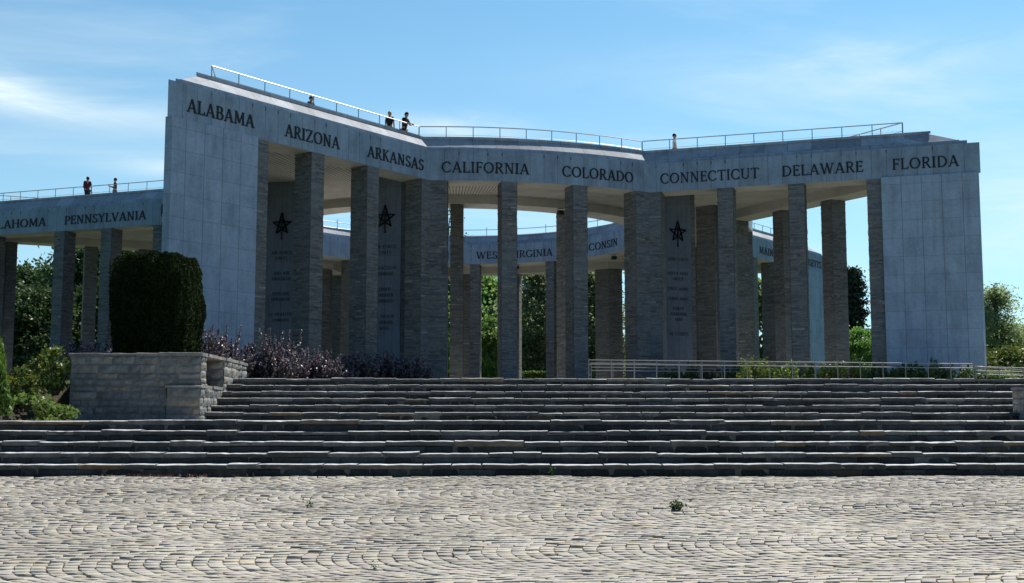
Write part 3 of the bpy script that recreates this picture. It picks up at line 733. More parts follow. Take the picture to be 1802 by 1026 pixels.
# ------------------------------------------------------------------ lettering (flared roman capitals drawn as strokes)
T, t_ = .14, .075
def LT(): return {
 'A': (.80, [('l',.10,0,.40,1,t_),('l',.40,1,.70,0,T),('l',.2,.32,.61,.32,t_),('s',.10,0,.22),('s',.70,0,.26)]),
 'B': (.66, [('l',.15,0,.15,1,T),('l',.05,.97,.36,.97,t_),('a',.36,.75,.17,.225,-90,90,T),('l',.15,.53,.38,.53,t_),('a',.38,.27,.21,.245,-90,90,T),('l',.05,.03,.38,.03,t_)]),
 'C': (.80, [('a',.45,.5,.37,.47,52,308,T),('l',.70,.72,.70,.93,t_),('l',.70,.08,.73,.26,t_)]),
 'D': (.80, [('l',.15,0,.15,1,T),('l',.05,.97,.32,.97,t_),('a',.32,.5,.40,.465,-90,90,T),('l',.05,.03,.32,.03,t_)]),
 'E': (.62, [('l',.15,0,.15,1,T),('l',.05,.965,.54,.965,t_),('l',.15,.54,.46,.54,t_),('l',.05,.035,.56,.035,t_),('l',.54,.98,.54,.80,t_),('l',.46,.64,.46,.44,t_),('l',.56,.02,.58,.22,t_)]),
 'F': (.58, [('l',.15,0,.15,1,T),('l',.05,.965,.54,.965,t_),('l',.15,.52,.44,.52,t_),('l',.54,.98,.54,.80,t_),('l',.44,.62,.44,.42,t_),('s',.15,0,.28)]),
 'G': (.82, [('a',.45,.5,.37,.47,52,310,T),('l',.70,.72,.70,.93,t_),('l',.70,.08,.70,.42,T),('s',.70,.42,.26)]),
 'H': (.84, [('l',.15,0,.15,1,T),('l',.69,0,.69,1,T),('l',.15,.54,.69,.54,t_),('s',.15,0,.26),('s',.15,1,.26),('s',.69,0,.26),('s',.69,1,.26)]),
 'I': (.32, [('l',.16,0,.16,1,T),('s',.16,0,.28),('s',.16,1,.28)]),
 'K': (.74, [('l',.15,0,.15,1,T),('l',.15,.42,.60,1,t_),('l',.30,.58,.64,0,T),('s',.15,0,.26),('s',.15,1,.26),('s',.60,1,.22),('s',.64,0,.22)]),
 'L': (.62, [('l',.15,0,.15,1,T),('l',.05,.035,.56,.035,t_),('l',.56,.02,.59,.24,t_),('s',.15,1,.28)]),
 'M': (.96, [('l',.14,0,.17,1,t_),('l',.18,1,.48,.12,T),('l',.48,.12,.78,1,t_),('l',.79,1,.82,0,T),('s',.14,0,.22),('s',.82,0,.26),('s',.15,1,.2),('s',.81,1,.2)]),
 'N': (.84, [('l',.16,0,.16,1,t_),('l',.16,1,.68,0,T),('l',.68,0,.68,1,t_),('s',.16,0,.22),('s',.12,1,.2),('s',.68,1,.22)]),
 'O': (.88, [('a',.44,.5,.36,.465,0,360,T)]),
 'P': (.62, [('l',.15,0,.15,1,T),('l',.05,.97,.36,.97,t_),('a',.36,.72,.20,.25,-90,90,T),('l',.15,.47,.36,.47,t_),('s',.15,0,.28)]),
 'R': (.72, [('l',.15,0,.15,1,T),('l',.05,.97,.36,.97,t_),('a',.36,.74,.18,.23,-90,90,T),('l',.15,.51,.36,.51,t_),('l',.34,.51,.64,.0,T),('s',.15,0,.26),('s',.66,0,.18)]),
 'S': (.60, [('a',.31,.745,.195,.225,35,270,T*.8),('a',.31,.26,.21,.235,-145,90,T*.95),('l',.50,.78,.50,.95,t_),('l',.09,.06,.09,.24,t_)]),
 'T': (.74, [('l',.37,0,.37,1,T),('l',.05,.965,.69,.965,t_),('l',.05,.98,.05,.80,t_),('l',.69,.98,.69,.80,t_),('s',.37,0,.28)]),
 'U': (.82, [('l',.15,.34,.15,1,T),('a',.41,.34,.26,.31,180,360,T*.8),('l',.67,.34,.67,1,t_),('s',.15,1,.26),('s',.67,1,.22)]),
 'V': (.78, [('l',.10,1,.40,0,T),('l',.40,0,.69,1,t_),('s',.10,1,.26),('s',.69,1,.22)]),
 'W': (1.12, [('l',.10,1,.36,0,T),('l',.36,0,.58,1,t_),('l',.56,1,.80,0,T),('l',.80,0,1.02,1,t_),('s',.10,1,.24),('s',.56,1,.2),('s',1.02,1,.22)]),
 'X': (.74, [('l',.1,1,.64,0,T),('l',.1,0,.62,1,t_),('s',.1,0,.2),('s',.62,1,.2)]),
 'Y': (.74, [('l',.37,0,.37,.46,T),('l',.10,1,.37,.46,T),('l',.37,.46,.64,1,t_),('s',.37,0,.26),('s',.1,1,.24),('s',.64,1,.2)]),
 'Z': (.70, [('l',.06,.965,.62,.965,t_),('l',.62,1,.08,0,T),('l',.08,.035,.64,.035,t_),('l',.06,.98,.06,.8,t_),('l',.64,.02,.64,.22,t_)]),
 '3': (.6, [('a',.28,.745,.19,.225,-90,140,T*.8),('a',.28,.26,.21,.235,-140,90,T)]), '9': (.6, [('a',.3,.7,.2,.27,0,360,T*.8),('l',.5,.7,.25,0,T*.8)]),
 ' ': (.45, [])}
GLYPH = LT()
def strokes(text):
    """outlines of every stroke of a text of cap height 1 -> list of polygons, and the total width"""
    x = 0.0; polys = []
    for ch in text:
        w, st = GLYPH[ch]
        for s in st:
            if s[0] == 'l':
                _, x0, y0, x1, y1, w_ = s; dx, dy = x1-x0, y1-y0; l = math.hypot(dx, dy); nx, ny = -dy/l*w_/2, dx/l*w_/2
                if abs(dx) > .05 and abs(dy) > .5: nx, ny = (w_/2*1.06 if nx > 0 else -w_/2*1.06), 0
                polys.append([(x+x0+nx, y0+ny), (x+x1+nx, y1+ny), (x+x1-nx, y1-ny), (x+x0-nx, y0-ny)])
            elif s[0] == 's':
                _, cx, cy, l = s; h = .062; y0 = cy if cy == 0 else cy - h
                polys.append([(x+cx-l/2, y0), (x+cx+l/2, y0), (x+cx+l/2, y0+h), (x+cx-l/2, y0+h)])
            else:
                _, cx, cy, rx, ry, a0, a1, w_ = s; n = max(6, int(abs(a1-a0)/18))
                for i in range(n):
                    q = []
                    for (a, f) in ((a0+(a1-a0)*i/n, 1), (a0+(a1-a0)*(i+1)/n, 1), (a0+(a1-a0)*(i+1)/n, -1), (a0+(a1-a0)*i/n, -1)):
                        # stress: thick at the sides, thin at top and bottom
                        ww = t_ + (w_ - t_)*abs(math.cos(R(a)))
                        q.append((x + cx + (rx + f*ww/2)*math.cos(R(a)), cy + (ry + f*ww/2)*math.sin(R(a))))
                    polys.append(q)
        x += w + .07
    return polys, x - .07
def letter_mesh(text, place, width, zb, h, depth=.035):
    """place(s) -> point on the wall at arc length s and its outward normal"""
    P, w = strokes(text); k = width / w; mb = MB()
    for i, q in enumerate(P):
        d = depth + (i % 9)*.0007; fr, bk = [], []
        area = sum(q[j][0]*q[(j+1) % len(q)][1] - q[(j+1) % len(q)][0]*q[j][1] for j in range(len(q)))
        if area < 0: q = q[::-1]
        for (x, y) in q:
            p, n = place(x*k); fr.append((p[0]+n[0]*d, p[1]+n[1]*d, zb + y*h)); bk.append((p[0]-n[0]*.004, p[1]-n[1]*.004, zb + y*h))
        mb.face(fr)
        for j in range(len(q)):
            jj = (j+1) % len(q); mb.face([bk[j], bk[jj], fr[jj], fr[j]])
    return mb
FASC = [o for o in ROOT.children if o.name.split('.')[0] == 'fascia']
def seg_line(k, nm):
    i = [s[:2] for s in SEG].index((k, nm)); i0, i1 = SEG[i][2], SEG[i][3]
    pts = [LOOP[j % NL] for j in range(i0, i1+1)]; return pts, FASC[i]
def walker(pts):
    ss = [0]
    for a, b in zip(pts[:-1], pts[1:]): ss.append(ss[-1] + float(np.linalg.norm(b-a)))
    def place(s):
        s = min(max(s, 0), ss[-1] - 1e-6); i = max(j for j in range(len(ss)-1) if ss[j] <= s)
        e = (pts[i+1]-pts[i])/np.linalg.norm(pts[i+1]-pts[i]); return pts[i] + e*(s-ss[i]), np.array([e[1], -e[0]])
    return place, ss[-1]
def name_on(k, seg, text, px0, px1, zb=Z0+.36, h=.50):
    pts, par = seg_line(k, seg); place, L = walker(pts)
    S = np.linspace(-3, L+3, 800)
    def ext(s):
        if 0 <= s <= L: return place(s)
        p, n = place(0 if s < 0 else L); e = np.array([-n[1], n[0]]); return p + e*(s if s < 0 else s - L), n
    X = [px_of(*ext(s)[0], zb + .25) for s in S]
    s0 = float(np.interp(px0, X, S)) if X[-1] > X[0] else float(np.interp(-px0, [-x for x in X], S)); s1 = float(np.interp(px1, X, S)) if X[-1] > X[0] else float(np.interp(-px1, [-x for x in X], S))
    part('inscription', letter_mesh(text, lambda s: ext(s0 + s), s1 - s0, zb, h), M['bronze'], par)
for a in ((0,'a','ALABAMA',329,447), (0,'a','ARIZONA',501,597), (0,'a','ARKANSAS',646,745), (0,'arc','CALIFORNIA',777,931), (0,'arc','COLORADO',989,1114),
          (0,'b','CONNECTICUT',1162,1336), (0,'b','DELAWARE',1376,1519), (0,'b','FLORIDA',1570,1687), (4,'a','OKLAHOMA',-32,81), (4,'a','PENNSYLVANIA',114,257),
          (1,'b','MAINE',1336,1366), (1,'b','MASSACHUSETTS',1382,1445), (1,'b','LOUISIANA',1274,1321)):
    name_on(*a)
def name_at(k, seg, text, s0, width):
    pts, par = seg_line(k, seg); place, L = walker(pts)
    part('inscription', letter_mesh(text, lambda s: place(s0 + s), width, Z0+.36, .50), M['bronze'], par)
name_at(4, 'arc', 'RHODE ISLAND', .45, 4.1)
def ring_name(text, a_mid, width):
    def place(s):
        a = a_mid - math.degrees((s - width/2)/RI)
        p = pc(RI, a); n = (C2-p)/np.linalg.norm(C2-p); return p, n
    part('inscription', letter_mesh(text, place, width, Z0+.36, .50), M['bronze'], RINGF)
def ring_px(px):                                       # angle on the far half of the court at which the picture column falls
    A_ = np.linspace(150, 10, 400); X = [px_of(*pc(RI, a), Z0 + .6) for a in A_]; return float(np.interp(px, X, A_))
for text, p0, p1 in (('WASHINGTON', 668, 791), ('WEST VIRGINIA', 838, 972), ('WISCONSIN', 1007, 1087)):
    a0, a1 = ring_px(p0), ring_px(p1); ring_name(text, (a0+a1)/2, R(a0-a1)*RI)

# ------------------------------------------------------------------ tablet piers with star emblems in the roots of the arms
def star_mb(r=.48):
    mb = MB()
    ang = [90 + 72*i for i in range(5)]
    P = [(r*math.cos(R(a)), r*math.sin(R(a))) for a in ang]
    P[0] = (0, r*1.25)
    for i in range(5):                                  # interlaced bars
        a, b = np.array(P[i]), np.array(P[(i+2) % 5]); e = (b-a)/np.linalg.norm(b-a); n = np.array([-e[1], e[0]])*.026; d = .05 + i*.002
        q = [a+n, b+n, b-n, a-n]
        mb.prism_y = None
        fr = [(p[0], -d, p[1]) for p in q]; bk = [(p[0], 0, p[1]) for p in q]
        mb.face(fr[::-1]); mb.face(fr)
        for j in range(4): mb.face([bk[j], bk[(j+1)%4], fr[(j+1)%4], fr[j]])
    # the upright torch through the middle
    for (w, z0, z1, d) in ((.055, -.30, .30, .075), (.035, -.62, -.30, .07), (.06, -.70, -.62, .07), (.10, .04, .12, .085)):
        mb.box(-w/2, w/2, -d, -.001, z0, z1)
    return mb
STAR = star_mb().mesh('star_emblem', M['bronze'])
TXT = {
 'a': ['AIR FORCE', 'UNITS', '', '', '3RD AIR', 'DIVISION', '', '', '9TH AIR', 'DIVISION', '', '', 'IX FIGHTER', 'COMMAND'],
 'b': ['AIR FORCE', 'UNITS', '', '', 'IX TACTICAL', 'COMMAND', '', '', 'TROOP', 'CARRIER', 'COMMAND', '', '', 'IX TROOP', 'CARRIER', 'WING'],
 'c': ['ARMY UNITS', '', '', 'NINTH ARMY', 'GROUP', '', 'FIRST ARMY', '', 'THIRD ARMY', '', 'FIRST', 'AIRBORNE', 'ARMY', '', '', 'III CORPS']}
for (arm, s, key) in ((0, 4.25, 'a'), (0, 9.05, 'b'), (1, 2.75, 'c'), (1, 8.2, 'a'), (2, 3.0, 'b'), (2, 8.4, 'c'), (3, 3.0, 'a'), (3, 8.4, 'b'), (4, 3.0, 'c'), (4, 8.4, 'a')):
    a, b = BAY[(arm-1) % 5]['cp'], BAY[arm]['cm']; e = (b-a)/np.linalg.norm(b-a)
    if arm == 0: p = b - e*2.2 if s > 5 else a + e*4.25
    else: p = a + e*s
    out = TIP[arm] - (a+b)/2; out /= np.linalg.norm(out)
    if arm == 1 and s < 5: out = np.array([.37, -.93])
    p = p + out*.2
    pier = MB(); masonry(pier, [(-.98,.06),(1.02,.06),(1.02,1.15),(-.98,1.15)], 0, Z0 + .46); pm = pier.mesh('tablet_pier', M['brick'])
    o = put_pillar('tablet_pier', pm, p, -out)
    sl = MB(); sl.box(-.76, .76, -.0, .058, .0, Z0 + .45); so = bpy.data.objects.new('tablet', sl.mesh('tablet', M['tablet'])); COL.objects.link(so); so.parent = o
    em = bpy.data.objects.new('star_emblem', STAR); COL.objects.link(em); em.parent = o; em.location = (0, 0, 8.15)
    tb = MB(); z = 6.75
    for row in TXT[key]:
        if row:
            wd = min(1.16, len(row)*.118)
            q = letter_mesh(row, lambda s: ((-wd/2 + s, 0.0), (0.0, -1.0)), wd, z, .15, .006)
            base = len(tb.v); tb.v += q.v; tb.f += [tuple(i+base for i in f) for f in q.f]; tb.uv += q.uv; tb.tone += q.tone
            z -= .27
        else: z -= .22
    to = bpy.data.objects.new('inscription', tb.mesh('inscription', M['bronze'])); COL.objects.link(to); to.parent = o

# ------------------------------------------------------------------ roof railings
def railing(paths, spacing, zt=12.58, closed=False):
    for pts in paths:
        mb = MB(); z = [zt, zt - .40, zt - .80]
        mb.tube([(*p, z[0]) for p in pts], .025, 6)
        for zz in z[1:]: mb.tube([(*p, zz) for p in pts], .010, 4)
        r = part('roof_railing', mb, M['steel'])
        place, L = walker(pts); n = max(1, round(L/spacing))
        for i in range(n + (0 if closed else 1)):
            p, nn = place(min(L*i/n, L - .02)); o = bpy.data.objects.new('post', POST); COL.objects.link(o); o.parent = r
            o.location = (p[0]-CEN.x, p[1]-CEN.y, ROOF_Z - .02)
b = MB(); b.tube([(0,0,0),(0,0,12.57-ROOF_Z)], .02, 6); POST = b.mesh('post', M['galv'])
RL = inset(1.22)
paths = []
for (k, nm, i0, i1) in SEG: paths.append([RL[j % NL] for j in range(i0, i1+1)])
# the two rails of an arm stop at a short cross rail behind the point
railing(paths, 1.32)
railing([[pc(RI + 1.0, 72*k + j*6) for j in range(13)] for k in range(5)], 2.35, 12.36)

# small floodlights under the court beam and on the fascia
for (a, r, z) in ((ring_px(1068), RI + .55, Z0 - .02), (ring_px(905), RI + .55, Z0 - .02), (-62.5, RO + .15, Z0 - .02)):
    p = pc(r, a); n = (C2-p)/np.linalg.norm(C2-p)
    b = MB(); b.box(-.13, .13, -.11, .11, -.34, -.12); b.box(-.11, .11, .11, .16, -.32, -.14); b.tube([(-.15,0,-.02),(-.15,0,-.24)], .014, 5); b.tube([(.15,0,-.02),(.15,0,-.24)], .014, 5); b.tube([(-.15,0,-.015),(.15,0,-.015)], .014, 5)
    o = put_pillar('floodlight', b.mesh('floodlight', M['black']), p, -n); o.location.z = z
# rainwater pipe on a court pillar
p = pc(12.75, BETA + 144 - 21); b = MB(); b.tube([(*p, 0), (*p, Z0 + .4)], .055, 8); part('drainpipe', b, M['galv'])

# ------------------------------------------------------------------ foliage
def leaves_np(C, size, stretch=1.7, up=None, jit=.35):
    """one rhombic leaf per point"""
    n = len(C); a = rng.normal(size=(n, 3))
    if up is not None: a = a*.6 + np.asarray(up)
    a /= np.linalg.norm(a, axis=1, keepdims=True) + 1e-9
    b = np.cross(a, rng.normal(size=(n, 3))); b /= np.linalg.norm(b, axis=1, keepdims=True) + 1e-9
    nrm = np.cross(a, b)
    s = (size * (1 - jit + 2*jit*rng.random((n, 1))))
    V = np.stack([C - a*s*stretch*.5, C + b*s*.5 + nrm*s*.12, C + a*s*stretch*.5, C - b*s*.5 + nrm*s*.12], axis=1).reshape(-1, 3)
    return V
def leaf_mesh(name, C, size, mat, tone=None, **kw):
    V = leaves_np(C, size, **kw); n = len(C)
    return quads_mesh(name, V, np.arange(n*4).reshape(-1, 4), mat, tone if tone is not None else rng.beta(2, 2, n))
def crown_points(h0, h1, rad, n, clumps, shape='round', seed=0, hole=.25):
    rg = np.random.default_rng(seed); cs = []
    while len(cs) < clumps:
        z = rg.random(); ang = rg.random()*2*math.pi
        if shape == 'round': prof = math.sin(math.pi*min(1, (z*.88+.1)))**.6
        elif shape == 'cone': prof = (1 - z)**.95*1.0 + .02
        elif shape == 'tall': prof = math.sin(math.pi*min(1, z*.9+.08))**.8*(1-.35*z)
        lob = 1 + .28*math.sin(ang*2 + seed) + .18*math.sin(ang*5 + z*9 + seed)
        r = rad*prof*lob*(hole + (1-hole)*math.sqrt(rg.random()))
        cs.append((r*math.cos(ang), r*math.sin(ang), h0 + (h1-h0)*z))
    cs = np.array(cs); per = n // clumps
    sg = rad*(.17 if shape != 'cone' else .15); fl = .62 if shape != 'cone' else .22
    w = rg.random(clumps)*.8 + .6
    pts = np.concatenate([c + rg.normal(size=(int(per*k), 3))*[sg*k, sg*k, sg*fl*k] for c, k in zip(cs, w)])
    tone = np.concatenate([np.full(int(per*k), t) for k, t in zip(w, rg.beta(2, 2, clumps))])
    return pts, np.clip(tone + rg.normal(0, .16, len(tone)), 0, 1), cs
def tree_meshes(kind, h, rad, n, clumps, shape, leaf, size, seed, h0=.22, lean=.0):
    P, t, cs = crown_points(h*h0, h*.97, rad, n, clumps, shape, seed)
    cm = leaf_mesh('crown', P, size, leaf, t)
    mb = MB(); rg = random.Random(seed)
    th = h*(.92 if shape != 'round' else .72); r0 = .018*h + .06
    path = [(0,0,-.3)] + [(rg.uniform(-.02,.02)*h*f, rg.uniform(-.02,.02)*h*f, th*f) for f in (.15,.35,.55,.75,1)]
    mb.tube(path, [r0*1.25] + [r0*(1-.85*f) for f in (.15,.35,.55,.75,1)], 7)
    for c in cs[:: max(1, len(cs)//26)]:
        zb = min(max(.12*h, c[2]*rg.uniform(.55,.85)), th*.95); f = zb/th; st = Vector((path[3][0]*f, path[3][1]*f, zb)); e = Vector(c)
        md = st.lerp(e, .5) + Vector((0, 0, -.04*h if shape == 'cone' else .04*h))
        mb.tube([st, md, e], [r0*.35*(1-f*.5), r0*.22*(1-f*.5), .012], 5)
    return cm, mb.mesh('trunk', M['bark'])
KIND = {}
def tree_kind(key, *a, **k):
    if key not in KIND: KIND[key] = tree_meshes(key, *a, **k)
    return KIND[key]
tree_kind('broad', 12., 4.2, 22000, 110, 'round', M['leaf_dark'], .21, 3)
tree_kind('fresh', 10., 3.6, 20000, 95, 'round', M['leaf_mid'], .19, 11, h0=.12)
tree_kind('grey', 12., 3.4, 24000, 130, 'tall', M['leaf_grey'], .15, 5, h0=.10)
tree_kind('spruce', 12., 2.3, 20000, 190, 'cone', M['needle'], .17, 8, h0=.08)
tree_kind('birch', 11., 2.6, 11000, 110, 'tall', M['leaf_grey'], .13, 21, h0=.2)
tree_kind('bare', 20., 2.4, 3200, 70, 'tall', M['leaf_dark'], .14, 33, h0=.35)
BASE_H = dict(broad=12., fresh=10., grey=12., spruce=12., birch=11., bare=20.)
def tree(key, name, px, py_top, d, label, wide=1.0, group='trees beyond the memorial'):
    p = atY(px, py_top, d); h = p.z; s = h / BASE_H[key]
    o = tag(empty(name, (p.x, d, 0), random.random()*6.28), label, 'tree', group); o.scale = (s*wide, s*wide, s)
    cm, tm = KIND[key]
    link('crown', cm, o); link('trunk', tm, o); return o
for a in (
 ('broad', 'broadleaf_tree', 168, 428, 116, 'dark broadleaf tree behind the gap under PENNSYLVANIA'),
 ('broad', 'broadleaf_tree', 246, 430, 119, 'dark broadleaf tree rising behind the clipped yew'),
 ('broad', 'broadleaf_tree', 62, 474, 122, 'broadleaf tree with sky through its leaves, between the first two left pillars'),
 ('broad', 'broadleaf_tree', 66, 512, 103, 'olive green tree low between the first two left pillars', 1.2),
 ('broad', 'broadleaf_tree', 10, 505, 118, 'dark tree behind the leftmost pillar'),
 ('broad', 'broadleaf_tree', 190, 500, 108, 'dark green tree low behind the second left pillar'),
 ('fresh', 'broadleaf_tree', 860, 488, 122, 'green tree left of the thin middle pillar, seen through the court', 1.1),
 ('fresh', 'broadleaf_tree', 862, 560, 108, 'low bright green tree in the court opening under WEST VIRGINIA', .9),
 ('grey', 'weeping_tree', 948, 470, 114, 'grey green weeping tree in the opening under VIRGINIA', 1.25),
 ('grey', 'weeping_tree', 1046, 478, 116, 'grey green tree in the narrow gap under WISCONSIN', 1.1),
 ('spruce', 'spruce_tree', 893, 480, 126, 'dark spruce behind the pale green trees at the centre', .9),
 ('broad', 'broadleaf_tree', 1005, 490, 124, 'dark tree hidden mostly behind the central pillars'),
 ('spruce', 'spruce_tree', 1496, 466, 112, 'tall dark spruce in the gap left of the right pylon', 1.0),
 ('fresh', 'broadleaf_tree', 1512, 580, 99, 'round green tree at the foot of the tall spruce', 1.0),
 ('fresh', 'broadleaf_tree', 1326, 500, 120, 'green tree in the sliver below LOUISIANA'),
 ('birch', 'birch_tree', 1752, 505, 98, 'loose grey green birch right of the right pylon', 1.15),
 ('birch', 'birch_tree', 1805, 575, 104, 'lower birch at the right edge of the picture', 1.7),
 ('fresh', 'broadleaf_tree', 1752, 565, 101, 'fuller green tree below the loose birch right of the pylon', 1.1),
 ('bare', 'sparse_tree', 788, 350, 130, 'tall sparse tree showing against the sky beside the left corner pier'),
 ('broad', 'broadleaf_tree', 690, 545, 132, 'dark tree behind the left arm of the memorial'),
 ('broad', 'broadleaf_tree', 1180, 560, 134, 'dark tree behind the right arm of the memorial'),
 ('fresh', 'broadleaf_tree', -130, 500, 110, 'green tree beyond the left edge of the view'),
 ('broad', 'broadleaf_tree', 1960, 540, 112, 'dark tree beyond the right edge of the view'),
): tree(*a)

def spray_shrub(n_stems, h, rad, leaf, size, mat, seed, per=60, name='foliage'):
    rg = np.random.default_rng(seed); P = []; Tn = []; mb = MB()
    for i in range(n_stems):
        a = rg.random()*6.28; r = rad*math.sqrt(rg.random()); hh = h*(.55 + .45*rg.random()**1.5)*(1 - .25*r/rad)
        b = np.array([r*.45*math.cos(a), r*.45*math.sin(a), 0]); e = np.array([r*math.cos(a) + rg.normal()*.06, r*math.sin(a) + rg.normal()*.06, hh])
        t = np.sort(rg.random(per))**.75
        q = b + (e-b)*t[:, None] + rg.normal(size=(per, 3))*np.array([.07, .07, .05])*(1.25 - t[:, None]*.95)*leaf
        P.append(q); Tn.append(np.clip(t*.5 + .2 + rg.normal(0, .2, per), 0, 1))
        mb.tube([tuple(b), tuple((b+e)/2 + rg.normal(size=3)*.02), tuple(e)], [.012, .008, .003], 4)
    return leaf_mesh(name, np.concatenate(P), size, mat, np.concatenate(Tn), up=(0,0,.3)), mb.mesh('stems', M['bark'])
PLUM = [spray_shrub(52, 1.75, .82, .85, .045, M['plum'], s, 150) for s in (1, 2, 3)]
SPIKE = spray_shrub(12, 2.45, .7, .6, .045, M['plum'], 9, 170)
SOFT = [spray_shrub(24, 1.35, .52, 1.3, .055, M['leaf_bright'], s, 60) for s in (4, 5)]
DARKS = [spray_shrub(34, 1.5, .7, 1.2, .075, M['leaf_dark'], s, 60) for s in (6, 7)]
def shrub(name, meshes, p, label, cat, group, s=1.0, sz=None):
    o = tag(empty(name, p, random.random()*6.28), label, cat, group); o.scale = (s, s, sz or s)
    link('foliage', meshes[0], o); link('stems', meshes[1], o); return o
A_, B_ = Vector((-9.75, 37.2, 0)), Vector((-3.75, 47.4, 0))
DESC = ['sunlit purple-leaved shrub beside the clipped yew', 'purple-leaved shrub with pale tips, second from the yew', 'purple-leaved shrub in front of the pylon foot, third from the yew', 'tall spiky purple shrub below the ALABAMA pylon, fourth from the yew',
        'purple shrub with bright leaf glints in front of the pylon pier', 'wide purple shrub before the first star tablet', 'purple shrub at the edge of the shade before the second pillar', 'shaded dark purple shrub between the two pillars of the left arm',
        'shaded dark purple shrub before the second star tablet', 'last shaded purple shrub beside the left corner pier']
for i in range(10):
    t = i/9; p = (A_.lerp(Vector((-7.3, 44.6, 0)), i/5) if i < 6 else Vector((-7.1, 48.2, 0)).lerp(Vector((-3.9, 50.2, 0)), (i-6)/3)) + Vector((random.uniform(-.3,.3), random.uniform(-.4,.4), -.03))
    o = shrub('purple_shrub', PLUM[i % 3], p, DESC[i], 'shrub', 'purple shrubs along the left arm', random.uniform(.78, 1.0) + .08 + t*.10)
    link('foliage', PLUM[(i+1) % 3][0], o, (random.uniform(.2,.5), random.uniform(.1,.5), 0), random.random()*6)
for px, d, nm in ((395, 39.5, 'slender purple shrub with upright shoots nearest the yew'), (478, 40.5, 'slender purple shrub with tall upright shoots below the pylon pier'), (505, 41.5, 'slender purple shrub with upright shoots right of the tallest one'), (352, 37.5, 'slender purple shrub with upright shoots touching the yew')):
    shrub('purple_shrub', SPIKE, Vector(((px-901)/F_PX*d, d, -.03)), nm, 'shrub', 'purple shrubs along the left arm', 1.0)
for px, d, s, nm in ((165, 42.5, 1.25, 'dark purple shrub left of the yew, behind the wall'), (188, 41, 1.05, 'dark purple shrub tucked against the left of the yew'), (214, 37, .8, 'small purple shrub at the foot of the yew')):
    shrub('purple_shrub', PLUM[1], Vector(((px-901)/F_PX*d, d, 0)), nm, 'shrub', 'purple shrubs left of the yew', s)
for i, (px, d, s, nm) in enumerate(((1322, 46.9, 1.12, 'yellow green shrub behind the handrails, leftmost of the bright ones'), (1352, 47.3, 1.0, 'yellow green shrub behind the handrails, second of the bright ones'), (1384, 46.8, .98, 'yellow green shrub before the pillar under DELAWARE'),
      (1432, 47.2, 1.0, 'yellow green shrub before the pale far pylon'), (1470, 46.9, .95, 'yellow green shrub just left of the back pillar'), (1497, 47.3, 1.05, 'yellow green shrub before the gap with the spruce'), (1730, 50.5, .9, 'small yellow green shrub at the right corner of the pylon'))):
    shrub('green_shrub', SOFT[i % 2], Vector(((px-901)/F_PX*d, d, 0)), nm, 'shrub', 'bright shrubs behind the handrails', s*1.12)
for i, (px, d, s, nm) in enumerate(((1176, 51, .9, 'dark low shrub right of the right corner pier'), (1212, 50, .95, 'dark low shrub before the army tablet'), (1246, 50.5, .8, 'dark low shrub between the army tablet and the first right pillar'), (1290, 49.5, .95, 'dark shrub at the foot of the first right pillar'), (1412, 49.5, .85, 'dark shrub at the foot of the second right pillar'),
      (1552, 48, .9, 'dark shrub at the left foot of the right pylon'), (1602, 48.3, 1.0, 'dark shrub before the second panel of the right pylon'), (1640, 48, .95, 'dark shrub before the middle of the right pylon'), (1672, 48.4, .9, 'dark shrub before the fourth panel of the right pylon'), (1706, 48, .8, 'dark shrub at the right foot of the right pylon'))):
    shrub('dark_shrub', DARKS[i % 2], Vector(((px-901)/F_PX*d, d, 0)), nm, 'shrub', 'dark shrubs before the right arm', s)
# rounded bushes to the right of the pylon
def bush(name, key, mat, p, rad, h, n, size, label, seed, group=None):
    P, t, cs = crown_points(.05, h, rad, n, 40, 'round', seed, .15)
    o = tag(empty(name, p), label, 'bush', group); link('foliage', leaf_mesh('foliage', P, size, mat, t), o)
    mb = MB()
    for c in cs[::3]: mb.tube([(c[0]*.1, c[1]*.1, -.1), (c[0]*.6, c[1]*.6, c[2]*.6), tuple(c)], [.03, .018, .005], 4)
    link('stems', mb.mesh('stems', M['bark']), o); return o
p = atY(1770, 618, 58); bush('round_bush', 0, M['leaf_bright'], (p.x, 58, 0), 1.6, p.z, 6500, .10, 'bright yellow green bush right of the right pylon', 41)
p = atY(1735, 655, 50); bush('round_bush', 0, M['leaf_mid'], (p.x + .6, 50, 0), .8, .9, 2500, .08, 'small green bush behind the end of the handrails', 42)
for px, d, h, sd, nm in ((84, 26.0, .75, 54, 'rounded yellow green bush in the middle of the soil bank'), (42, 27.5, .7, 55, 'yellow green bush right of the feathery conifer'), (100, 28.5, .95, 51, 'yellow green leafy bush against the left end of the stone wall'), (74, 30.0, .7, 52, 'loose yellow green bush on the soil bank left of the wall'), (112, 26.4, .6, 53, 'low leafy bush at the foot of the wall, nearest the landing')):
    x = (px-901)/F_PX*d; bush('leafy_bush', 0, M['leaf_bright'], (x, d, ground_h(x, d)), random.uniform(.36,.44), h, 1300, .06, nm, sd, 'bushes on the soil bank')
for px, d, sd, nm in ((100, 24.3, 65, 'low green weeds by the landing below the wall end'), (52, 24.0, 66, 'low green weeds spreading onto the landing'), (30, 24.2, 61, 'low green weeds at the bottom of the soil bank'), (75, 24.8, 62, 'low green weeds on the soil bank below the bushes'), (55, 26.8, 63, 'low green weeds halfway up the soil bank'), (10, 27.5, 64, 'low weeds beside the feathery conifer')):
    x = (px-901)/F_PX*d; bush('weed_clump', 0, M['leaf_mid'], (x, d, ground_h(x, d)), .40, .2, 500, .05, nm, sd, 'weeds on the soil bank')
